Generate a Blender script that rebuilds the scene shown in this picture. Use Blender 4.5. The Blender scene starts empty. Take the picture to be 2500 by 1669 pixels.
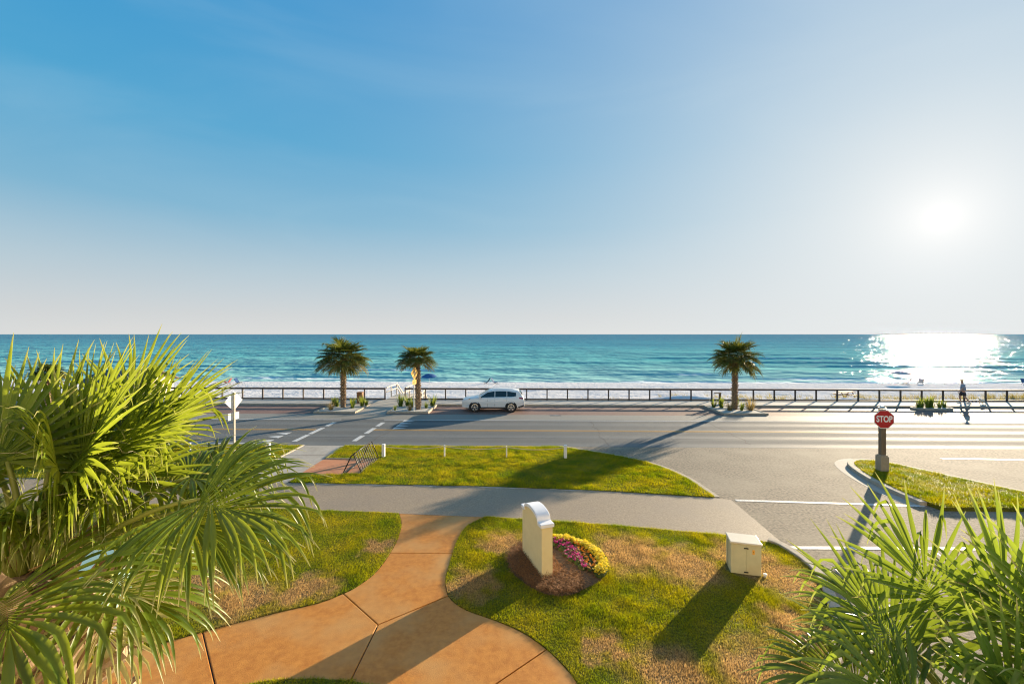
import bpy, bmesh, math, random
import numpy as np
from mathutils import Vector, Matrix

S = bpy.context.scene
COL = S.collection
R = math.radians
random.seed(7)

# ------------------------------------------------------------------ camera, sky, sun, exposure
cam_d = bpy.data.cameras.new('camera')
cam = bpy.data.objects.new('camera', cam_d)
COL.objects.link(cam)
cam.location = (0, 0, 6.0)
cam.rotation_euler = (R(90), 0, 0.022)
cam_d.sensor_width = 36
cam_d.lens = 14.69
cam_d.shift_y = -0.0076
cam_d.clip_start = 0.05
cam_d.clip_end = 120000
S.camera = cam

SUN_AZ, SUN_EL = R(44.5), R(10.96)          # azimuth clockwise from +Y
sun_dir = Vector((math.sin(SUN_AZ) * math.cos(SUN_EL), math.cos(SUN_AZ) * math.cos(SUN_EL), math.sin(SUN_EL)))
W = bpy.data.worlds.new('World')
S.world = W
W.use_nodes = True
wn, wl = W.node_tree.nodes, W.node_tree.links
wn.clear()
sky = wn.new('ShaderNodeTexSky')
sky.sky_type = 'NISHITA'
sky.sun_disc = False
sky.sun_elevation = SUN_EL
sky.sun_rotation = SUN_AZ
sky.altitude = 0
sky.air_density = 1.0
sky.dust_density = 0.6
sky.ozone_density = 3.0
bg = wn.new('ShaderNodeBackground')
bg.inputs['Strength'].default_value = 0.10
wo = wn.new('ShaderNodeOutputWorld')


def wm(op, a, b=None, c=None):
    n = wn.new('ShaderNodeMath')
    n.operation = op
    for i, v in enumerate((a, b, c)):
        if v is None:
            continue
        if isinstance(v, (int, float)):
            n.inputs[i].default_value = v
        else:
            wl.new(v, n.inputs[i])
    return n.outputs[0]


def wmix(fac, c1, c2, mode='MIX'):
    n = wn.new('ShaderNodeMixRGB')
    n.blend_type = mode
    for i, v in ((0, fac), (1, c1), (2, c2)):
        if isinstance(v, (int, float)):
            n.inputs[i].default_value = v
        elif isinstance(v, tuple):
            n.inputs[i].default_value = (v[0], v[1], v[2], 1)
        else:
            wl.new(v, n.inputs[i])
    return n.outputs[0]


# clear marine air: physical sky, its white aureole held back, blended with a hazy elevation gradient
tc = wn.new('ShaderNodeTexCoord')
dirv = tc.outputs['Generated']
sxyz = wn.new('ShaderNodeSeparateXYZ')
wl.new(dirv, sxyz.inputs[0])
elev = wn.new('ShaderNodeValToRGB')
wl.new(sxyz.outputs['Z'], elev.inputs[0])
el_ = elev.color_ramp.elements
SK = 3.75      # picture value to world value (strength 0.1, exposure 1.3)
stops = [(0.0, (0.73, 0.73, 0.72)), (0.04, (0.65, 0.67, 0.68)), (0.13, (0.46, 0.59, 0.67)), (0.24, (0.20, 0.46, 0.65)), (0.38, (0.06, 0.37, 0.64)), (0.60, (0.008, 0.285, 0.62)), (1.0, (0.004, 0.22, 0.54))]
el_[0].position, el_[0].color = stops[0][0], (*[c for c in stops[0][1]], 1)
el_[1].position, el_[1].color = stops[-1][0], (*[c for c in stops[-1][1]], 1)
for p_, c_ in stops[1:-1]:
    e_ = el_.new(p_)
    e_.color = (*c_, 1)
dt = wn.new('ShaderNodeVectorMath')
dt.operation = 'DOT_PRODUCT'
dt.inputs[1].default_value = sun_dir
wl.new(dirv, dt.inputs[0])
gam = wm('ARCCOSINE', wm('MINIMUM', dt.outputs['Value'], 0.99999))
glow = wm('EXPONENT', wm('MULTIPLY', wm('POWER', wm('DIVIDE', gam, 0.56), 1.2), -1.0))
# thin high cirrus: stretched noise
mp = wn.new('ShaderNodeMapping')
mp.inputs['Scale'].default_value = (1.1, 2.4, 5.5)
mp.inputs['Rotation'].default_value = (0.25, 0.45, 0.6)
nz = wn.new('ShaderNodeTexNoise')
nz.inputs['Scale'].default_value = 1.3
nz.inputs['Detail'].default_value = 6
nz.inputs['Distortion'].default_value = 0.8
wl.new(dirv, mp.inputs['Vector'])
wl.new(mp.outputs[0], nz.inputs['Vector'])
cr = wn.new('ShaderNodeMapRange')
cr.interpolation_type = 'SMOOTHSTEP'
cr.inputs[1].default_value = 0.40
cr.inputs[2].default_value = 0.80
cr.inputs[4].default_value = 0.13
wl.new(nz.outputs['Fac'], cr.inputs[0])
base = wmix(cr.outputs[0], elev.outputs[0], (0.52, 0.70, 0.80))
base = wmix(glow, base, (0.80, 0.84, 0.855))
core = wm('EXPONENT', wm('MULTIPLY', wm('POWER', wm('DIVIDE', gam, 0.05), 0.85), -1.0))
base = wmix(core, base, (1.15, 1.13, 1.10))
base = wmix(1.0, base, (SK, SK, SK), 'MULTIPLY')
# physical sky: c*k/(c+k)
kv = wn.new('ShaderNodeVectorMath')
kv.operation = 'ADD'
kv.inputs[1].default_value = (4, 4, 4)
wl.new(sky.outputs[0], kv.inputs[0])
dv_ = wn.new('ShaderNodeVectorMath')
dv_.operation = 'DIVIDE'
wl.new(sky.outputs[0], dv_.inputs[0])
wl.new(kv.outputs[0], dv_.inputs[1])
phys = wmix(1.0, dv_.outputs[0], (4, 4, 4), 'MULTIPLY')
final = wmix(0.05, base, phys)
wl.new(final, bg.inputs['Color'])
wl.new(bg.outputs[0], wo.inputs['Surface'])

sun_l = bpy.data.lights.new('sun', 'SUN')
sun_l.energy = 5.0
sun_l.angle = R(0.53)
sun_l.color = (1.0, 0.82, 0.58)
sun = bpy.data.objects.new('sun', sun_l)
COL.objects.link(sun)
sun.rotation_euler = (-sun_dir).to_track_quat('-Z', 'Y').to_euler()
sun.location = (40, 40, 30)

S.view_settings.view_transform = 'Standard'
S.view_settings.look = 'None'
S.view_settings.exposure = 1.42
S.view_settings.gamma = 1.0
S.view_settings.use_curve_mapping = False
S.cycles.use_denoising = True
S.cycles.filter_width = 1.15
S.cycles.sample_clamp_indirect = 6
S.cycles.max_bounces = 6
S.cycles.transparent_max_bounces = 8


# ------------------------------------------------------------------ materials
def nd(nt, typ, **kw):
    n = nt.nodes.new(typ)
    for k, v in kw.items():
        if k.startswith('i_'):
            key = k[2:]
            n.inputs[int(key) if key.isdigit() else key].default_value = v
        else:
            setattr(n, k, v)
    return n


def rgba(c):
    return (c[0], c[1], c[2], 1.0)


def M(name, c1, c2=None, scale=5.0, rough=0.8, bump=0.0, bscale=None, coord='pos', metal=0.0, spec=0.4,
      c3=None, scale3=1.0, amt3=0.5, stretch=None, transl=None, bdist=0.02, bdetail=5):
    m = bpy.data.materials.new(name)
    m.use_nodes = True
    nt = m.node_tree
    b = nt.nodes['Principled BSDF']
    b.inputs['Roughness'].default_value = rough
    b.inputs['Metallic'].default_value = metal
    b.inputs['Specular IOR Level'].default_value = spec
    if coord == 'pos':
        v = nd(nt, 'ShaderNodeNewGeometry').outputs['Position']
    else:
        v = nd(nt, 'ShaderNodeTexCoord').outputs['Object']
    if stretch:
        mpn = nd(nt, 'ShaderNodeMapping')
        mpn.inputs['Scale'].default_value = stretch
        nt.links.new(v, mpn.inputs['Vector'])
        v = mpn.outputs[0]
    col = None
    if c2 is None:
        b.inputs['Base Color'].default_value = rgba(c1)
    else:
        n = nd(nt, 'ShaderNodeTexNoise', i_Scale=scale, i_Detail=6.0, i_Roughness=0.6)
        nt.links.new(v, n.inputs['Vector'])
        mr = nd(nt, 'ShaderNodeMapRange', i_1=0.32, i_2=0.68)
        nt.links.new(n.outputs['Fac'], mr.inputs[0])
        mx = nd(nt, 'ShaderNodeMixRGB', i_Color1=rgba(c1), i_Color2=rgba(c2))
        nt.links.new(mr.outputs[0], mx.inputs['Fac'])
        col = mx.outputs[0]
        if c3 is not None:
            n3 = nd(nt, 'ShaderNodeTexNoise', i_Scale=scale3, i_Detail=3.0)
            nt.links.new(v, n3.inputs['Vector'])
            mr3 = nd(nt, 'ShaderNodeMapRange', i_1=0.45, i_2=0.7, i_3=0.0, i_4=amt3)
            nt.links.new(n3.outputs['Fac'], mr3.inputs[0])
            mx3 = nd(nt, 'ShaderNodeMixRGB', i_Color2=rgba(c3))
            nt.links.new(mr3.outputs[0], mx3.inputs['Fac'])
            nt.links.new(col, mx3.inputs['Color1'])
            col = mx3.outputs[0]
        nt.links.new(col, b.inputs['Base Color'])
    if bump:
        nb = nd(nt, 'ShaderNodeTexNoise', i_Scale=bscale or scale * 4, i_Detail=float(bdetail), i_Roughness=0.65)
        nt.links.new(v, nb.inputs['Vector'])
        bp = nd(nt, 'ShaderNodeBump', i_Strength=bump, i_Distance=bdist)
        nt.links.new(nb.outputs['Fac'], bp.inputs['Height'])
        nt.links.new(bp.outputs[0], b.inputs['Normal'])
    if transl:
        tr = nd(nt, 'ShaderNodeBsdfTranslucent', i_Color=rgba(transl[0]))
        ms = nd(nt, 'ShaderNodeMixShader', i_0=transl[1])
        out = nt.nodes['Material Output']
        nt.links.new(b.outputs[0], ms.inputs[1])
        nt.links.new(tr.outputs[0], ms.inputs[2])
        nt.links.new(ms.outputs[0], out.inputs['Surface'])
    return m


def mat_asphalt(name, c1, c2, streaks, patch):
    """worn asphalt: fine aggregate, wheel-worn bands along the carriageway, faint patches"""
    m = M(name, c1, c2, scale=26 if streaks else 11, rough=0.85, bump=0.6, bscale=70, c3=patch, scale3=0.45, amt3=0.8, bdist=0.02, spec=0.22)
    nt = m.node_tree
    b = nt.nodes['Principled BSDF']
    if streaks:
        src = b.inputs['Base Color'].links[0].from_socket
        g = nd(nt, 'ShaderNodeNewGeometry')
        sx = nd(nt, 'ShaderNodeSeparateXYZ')
        nt.links.new(g.outputs['Position'], sx.inputs[0])
        # wheel paths: polished bands every 1.7 m across the lane
        ml = nd(nt, 'ShaderNodeMath', operation='MULTIPLY', i_1=2 * math.pi / 1.72)
        nt.links.new(sx.outputs['Y'], ml.inputs[0])
        wob = nd(nt, 'ShaderNodeTexNoise', i_Scale=0.12, i_Detail=2.0)
        nt.links.new(g.outputs['Position'], wob.inputs['Vector'])
        ad = nd(nt, 'ShaderNodeMath', operation='MULTIPLY_ADD', i_1=0.7)
        nt.links.new(wob.outputs['Fac'], ad.inputs[0])
        nt.links.new(ml.outputs[0], ad.inputs[2])
        sn = nd(nt, 'ShaderNodeMath', operation='SINE')
        nt.links.new(ad.outputs[0], sn.inputs[0])
        mr = nd(nt, 'ShaderNodeMapRange', i_1=-0.6, i_2=0.9, i_3=0.90, i_4=0.74)
        nt.links.new(sn.outputs[0], mr.inputs[0])
        nt.links.new(mr.outputs[0], b.inputs['Roughness'])
        mr2 = nd(nt, 'ShaderNodeMapRange', i_1=-0.6, i_2=0.9, i_3=0.9, i_4=1.1)
        nt.links.new(sn.outputs[0], mr2.inputs[0])
        hv = nd(nt, 'ShaderNodeHueSaturation')
        nt.links.new(mr2.outputs[0], hv.inputs['Value'])
        nt.links.new(src, hv.inputs['Color'])
        nt.links.new(hv.outputs[0], b.inputs['Base Color'])
    return m


DRY = [(-0.5, 12.0, 0.75), (-1.15, 9.95, 0.7), (2.9, 11.5, 1.2), (4.2, 10.9, 1.1), (5.9, 11.2, 1.0), (6.6, 10.2, 1.0), (1.6, 8.0, 0.5),
       (2.7, 7.3, 0.9), (4.3, 7.3, 1.1), (-6.2, 9.2, 0.9), (-5.0, 9.7, 0.7), (-7.6, 9.6, 1.0), (-4.0, 11.6, 0.5), (5.6, 8.6, 0.7)]


def mat_grass(name, blade):
    m = bpy.data.materials.new(name)
    m.use_nodes = True
    nt = m.node_tree
    b = nt.nodes['Principled BSDF']
    b.inputs['Roughness'].default_value = 0.7
    b.inputs['Specular IOR Level'].default_value = 0.15
    g = nd(nt, 'ShaderNodeNewGeometry')
    pos = g.outputs['Position']
    wob = nd(nt, 'ShaderNodeTexNoise', i_Scale=2.2, i_Detail=4.0)
    nt.links.new(pos, wob.inputs['Vector'])
    off = nd(nt, 'ShaderNodeMath', operation='MULTIPLY_ADD', i_1=1.6, i_2=-0.8)
    nt.links.new(wob.outputs['Fac'], off.inputs[0])
    acc = None
    for (x, y, r) in DRY:
        ds = nd(nt, 'ShaderNodeVectorMath', operation='DISTANCE')
        ds.inputs[1].default_value = (x, y, 0)
        nt.links.new(pos, ds.inputs[0])
        ad = nd(nt, 'ShaderNodeMath', operation='ADD')
        nt.links.new(ds.outputs['Value'], ad.inputs[0])
        nt.links.new(off.outputs[0], ad.inputs[1])
        mr = nd(nt, 'ShaderNodeMapRange', interpolation_type='SMOOTHSTEP', i_1=r * 1.25, i_2=r * 0.35, i_3=0.0, i_4=0.9)
        nt.links.new(ad.outputs[0], mr.inputs[0])
        if acc is None:
            acc = mr.outputs[0]
        else:
            mxm = nd(nt, 'ShaderNodeMath', operation='MAXIMUM')
            nt.links.new(acc, mxm.inputs[0])
            nt.links.new(mr.outputs[0], mxm.inputs[1])
            acc = mxm.outputs[0]
    n1 = nd(nt, 'ShaderNodeTexNoise', i_Scale=1.1, i_Detail=5.0)
    nt.links.new(pos, n1.inputs['Vector'])
    mr1 = nd(nt, 'ShaderNodeMapRange', i_1=0.35, i_2=0.65)
    nt.links.new(n1.outputs['Fac'], mr1.inputs[0])
    gmix = nd(nt, 'ShaderNodeMixRGB', i_Color1=rgba((0.17, 0.215, 0.014)), i_Color2=rgba((0.36, 0.315, 0.032)))
    nt.links.new(mr1.outputs[0], gmix.inputs['Fac'])
    dmix = nd(nt, 'ShaderNodeMixRGB', i_Color2=rgba((0.52, 0.345, 0.17)))
    nt.links.new(acc, dmix.inputs['Fac'])
    nt.links.new(gmix.outputs[0], dmix.inputs['Color1'])
    n2 = nd(nt, 'ShaderNodeTexNoise', i_Scale=22.0, i_Detail=3.0)
    nt.links.new(pos, n2.inputs['Vector'])
    mr2 = nd(nt, 'ShaderNodeMapRange', i_1=0.3, i_2=0.7, i_3=0.45 if blade else 0.2, i_4=1.5 if blade else 0.6)
    nt.links.new(n2.outputs['Fac'], mr2.inputs[0])
    hv = nd(nt, 'ShaderNodeHueSaturation')
    nt.links.new(mr2.outputs[0], hv.inputs['Value'])
    nt.links.new(dmix.outputs[0], hv.inputs['Color'])
    nt.links.new(hv.outputs[0], b.inputs['Base Color'])
    if blade:
        tr = nd(nt, 'ShaderNodeBsdfTranslucent')
        hv2 = nd(nt, 'ShaderNodeHueSaturation', i_Saturation=1.1, i_Value=1.5)
        nt.links.new(hv.outputs[0], hv2.inputs['Color'])
        nt.links.new(hv2.outputs[0], tr.inputs['Color'])
        ms = nd(nt, 'ShaderNodeMixShader', i_0=0.5)
        nt.links.new(b.outputs[0], ms.inputs[1])
        nt.links.new(tr.outputs[0], ms.inputs[2])
        nt.links.new(ms.outputs[0], nt.nodes['Material Output'].inputs['Surface'])
    else:
        bp = nd(nt, 'ShaderNodeBump', i_Strength=0.9, i_Distance=0.03)
        nt.links.new(n2.outputs['Fac'], bp.inputs['Height'])
        nt.links.new(bp.outputs[0], b.inputs['Normal'])
    return m


def mat_leaf(name, g1, g2, tip, tcol, rough=0.38, tf=0.42):
    m = bpy.data.materials.new(name)
    m.use_nodes = True
    nt = m.node_tree
    b = nt.nodes['Principled BSDF']
    b.inputs['Roughness'].default_value = rough
    b.inputs['Specular IOR Level'].default_value = 0.3
    at = nd(nt, 'ShaderNodeAttribute', attribute_name='lf')
    sp = nd(nt, 'ShaderNodeSeparateColor')
    nt.links.new(at.outputs['Color'], sp.inputs[0])
    mx = nd(nt, 'ShaderNodeMixRGB', i_Color1=rgba(g1), i_Color2=rgba(g2))
    nt.links.new(sp.outputs['Red'], mx.inputs['Fac'])
    mr = nd(nt, 'ShaderNodeMapRange', i_1=0.82, i_2=1.0, i_3=0.0, i_4=0.95)
    nt.links.new(sp.outputs['Green'], mr.inputs[0])
    m2 = nd(nt, 'ShaderNodeMixRGB', i_Color2=rgba(tip))
    nt.links.new(mr.outputs[0], m2.inputs['Fac'])
    nt.links.new(mx.outputs[0], m2.inputs['Color1'])
    m3 = nd(nt, 'ShaderNodeMixRGB', i_Color2=rgba(tip))
    nt.links.new(sp.outputs['Blue'], m3.inputs['Fac'])
    nt.links.new(m2.outputs[0], m3.inputs['Color1'])
    nt.links.new(m3.outputs[0], b.inputs['Base Color'])
    tr = nd(nt, 'ShaderNodeBsdfTranslucent')
    mt = nd(nt, 'ShaderNodeMixRGB', i_Fac=0.65, i_Color2=rgba(tcol))
    nt.links.new(m3.outputs[0], mt.inputs['Color1'])
    nt.links.new(mt.outputs[0], tr.inputs['Color'])
    ms = nd(nt, 'ShaderNodeMixShader', i_0=tf)
    nt.links.new(b.outputs[0], ms.inputs[1])
    nt.links.new(tr.outputs[0], ms.inputs[2])
    nt.links.new(ms.outputs[0], nt.nodes['Material Output'].inputs['Surface'])
    return m


def mat_brick():
    m = bpy.data.materials.new('brick_paving')
    m.use_nodes = True
    nt = m.node_tree
    b = nt.nodes['Principled BSDF']
    b.inputs['Roughness'].default_value = 0.75
    g = nd(nt, 'ShaderNodeNewGeometry')
    br = nd(nt, 'ShaderNodeTexBrick', i_Color1=rgba((0.17, 0.075, 0.055)), i_Color2=rgba((0.24, 0.12, 0.09)),
            i_Mortar=rgba((0.13, 0.10, 0.085)), i_Scale=1.0)
    br.inputs['Mortar Size'].default_value = 0.012
    br.inputs['Brick Width'].default_value = 0.22
    br.inputs['Row Height'].default_value = 0.11
    nt.links.new(g.outputs['Position'], br.inputs['Vector'])
    n = nd(nt, 'ShaderNodeTexNoise', i_Scale=0.5, i_Detail=5.0)
    nt.links.new(g.outputs['Position'], n.inputs['Vector'])
    mr = nd(nt, 'ShaderNodeMapRange', i_1=0.35, i_2=0.7, i_3=0.0, i_4=0.55)
    nt.links.new(n.outputs['Fac'], mr.inputs[0])
    mx = nd(nt, 'ShaderNodeMixRGB', i_Color2=rgba((0.25, 0.16, 0.12)))
    nt.links.new(mr.outputs[0], mx.inputs['Fac'])
    nt.links.new(br.outputs['Color'], mx.inputs['Color1'])
    nt.links.new(mx.outputs[0], b.inputs['Base Color'])
    bp = nd(nt, 'ShaderNodeBump', i_Strength=0.4, i_Distance=0.01, invert=True)
    nt.links.new(br.outputs['Fac'], bp.inputs['Height'])
    nt.links.new(bp.outputs[0], b.inputs['Normal'])
    return m


def mat_sea():
    m = bpy.data.materials.new('sea_water')
    m.use_nodes = True
    nt = m.node_tree
    nt.nodes.remove(nt.nodes['Principled BSDF'])
    out = nt.nodes['Material Output']
    g = nd(nt, 'ShaderNodeNewGeometry')
    sx = nd(nt, 'ShaderNodeSeparateXYZ')
    nt.links.new(g.outputs['Position'], sx.inputs[0])
    # depth colour: shallow turquoise over sand to deep blue, with patchy sand bars
    nb = nd(nt, 'ShaderNodeTexNoise', i_Scale=1.0, i_Detail=4.0)
    mpn = nd(nt, 'ShaderNodeMapping')
    mpn.inputs['Scale'].default_value = (0.012, 0.05, 1)
    nt.links.new(g.outputs['Position'], mpn.inputs['Vector'])
    nt.links.new(mpn.outputs[0], nb.inputs['Vector'])
    lg = nd(nt, 'ShaderNodeMath', operation='LOGARITHM', i_1=10.0)
    nt.links.new(sx.outputs['Y'], lg.inputs[0])
    ad = nd(nt, 'ShaderNodeMath', operation='MULTIPLY_ADD', i_1=0.32)
    nt.links.new(nb.outputs['Fac'], ad.inputs[0])
    nt.links.new(lg.outputs[0], ad.inputs[2])
    cr_ = nd(nt, 'ShaderNodeValToRGB')
    e = cr_.color_ramp.elements
    mrl = nd(nt, 'ShaderNodeMapRange', i_1=1.95, i_2=3.1)
    nt.links.new(ad.outputs[0], mrl.inputs[0])
    nt.links.new(mrl.outputs[0], cr_.inputs[0])
    e[0].position = 0.0
    e[0].color = (0.40, 0.62, 0.58, 1)
    e[1].position = 1.0
    e[1].color = (0.045, 0.22, 0.32, 1)
    a = e.new(0.14); a.color = (0.19, 0.47, 0.46, 1)
    a = e.new(0.32); a.color = (0.11, 0.40, 0.42, 1)
    a = e.new(0.6); a.color = (0.055, 0.29, 0.37, 1)
    # foam from vertex attribute times lacy noise
    at = nd(nt, 'ShaderNodeAttribute', attribute_name='foam')
    nf = nd(nt, 'ShaderNodeTexNoise', i_Scale=1.0, i_Detail=6.0, i_Roughness=0.7)
    mpf = nd(nt, 'ShaderNodeMapping')
    mpf.inputs['Scale'].default_value = (0.5, 1.8, 1)
    nt.links.new(g.outputs['Position'], mpf.inputs['Vector'])
    nt.links.new(mpf.outputs[0], nf.inputs['Vector'])
    fa = nd(nt, 'ShaderNodeMath', operation='ADD')
    nt.links.new(at.outputs['Fac'], fa.inputs[0])
    nt.links.new(nf.outputs['Fac'], fa.inputs[1])
    fr = nd(nt, 'ShaderNodeMapRange', i_1=0.92, i_2=1.15)
    nt.links.new(fa.outputs[0], fr.inputs[0])
    fm = nd(nt, 'ShaderNodeMixRGB', i_Color2=rgba((0.75, 0.8, 0.82)))
    nt.links.new(fr.outputs[0], fm.inputs['Fac'])
    nt.links.new(cr_.outputs[0], fm.inputs['Color1'])
    # ripples at several scales, long in X
    heights = []
    for sc_, wgt, st in ((0.9, 1.0, (0.55, 1.0, 1)), (0.16, 6.5, (0.6, 1.0, 1)), (0.05, 12.0, (0.5, 1.0, 1)), (0.008, 40.0, (0.3, 1.0, 1))):
        mq = nd(nt, 'ShaderNodeMapping')
        mq.inputs['Scale'].default_value = st
        nt.links.new(g.outputs['Position'], mq.inputs['Vector'])
        nq = nd(nt, 'ShaderNodeTexNoise', i_Scale=sc_, i_Detail=3.0, i_Roughness=0.6)
        nt.links.new(mq.outputs[0], nq.inputs['Vector'])
        mm = nd(nt, 'ShaderNodeMath', operation='MULTIPLY', i_1=wgt)
        nt.links.new(nq.outputs['Fac'], mm.inputs[0])
        if heights:
            s2 = nd(nt, 'ShaderNodeMath', operation='ADD')
            nt.links.new(heights[-1], s2.inputs[0])
            nt.links.new(mm.outputs[0], s2.inputs[1])
            heights.append(s2.outputs[0])
        else:
            heights.append(mm.outputs[0])
    bp = nd(nt, 'ShaderNodeBump', i_Strength=1.0, i_Distance=0.33)
    nt.links.new(heights[-1], bp.inputs['Height'])
    df = nd(nt, 'ShaderNodeBsdfDiffuse')
    nt.links.new(fm.outputs[0], df.inputs['Color'])
    nt.links.new(bp.outputs[0], df.inputs['Normal'])
    gl = nd(nt, 'ShaderNodeBsdfGlossy', i_Roughness=0.08)
    nt.links.new(bp.outputs[0], gl.inputs['Normal'])
    fz = nd(nt, 'ShaderNodeFresnel', i_IOR=1.33)
    nt.links.new(bp.outputs[0], fz.inputs['Normal'])
    fmx = nd(nt, 'ShaderNodeMath', operation='MULTIPLY', i_1=0.27)
    nt.links.new(fz.outputs[0], fmx.inputs[0])
    inv = nd(nt, 'ShaderNodeMath', operation='SUBTRACT', i_0=1.0)
    nt.links.new(fr.outputs[0], inv.inputs[1])
    f2 = nd(nt, 'ShaderNodeMath', operation='MULTIPLY')
    nt.links.new(fmx.outputs[0], f2.inputs[0])
    nt.links.new(inv.outputs[0], f2.inputs[1])
    ms = nd(nt, 'ShaderNodeMixShader')
    nt.links.new(f2.outputs[0], ms.inputs[0])
    nt.links.new(df.outputs[0], ms.inputs[1])
    nt.links.new(gl.outputs[0], ms.inputs[2])
    nt.links.new(ms.outputs[0], out.inputs['Surface'])
    return m


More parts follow.
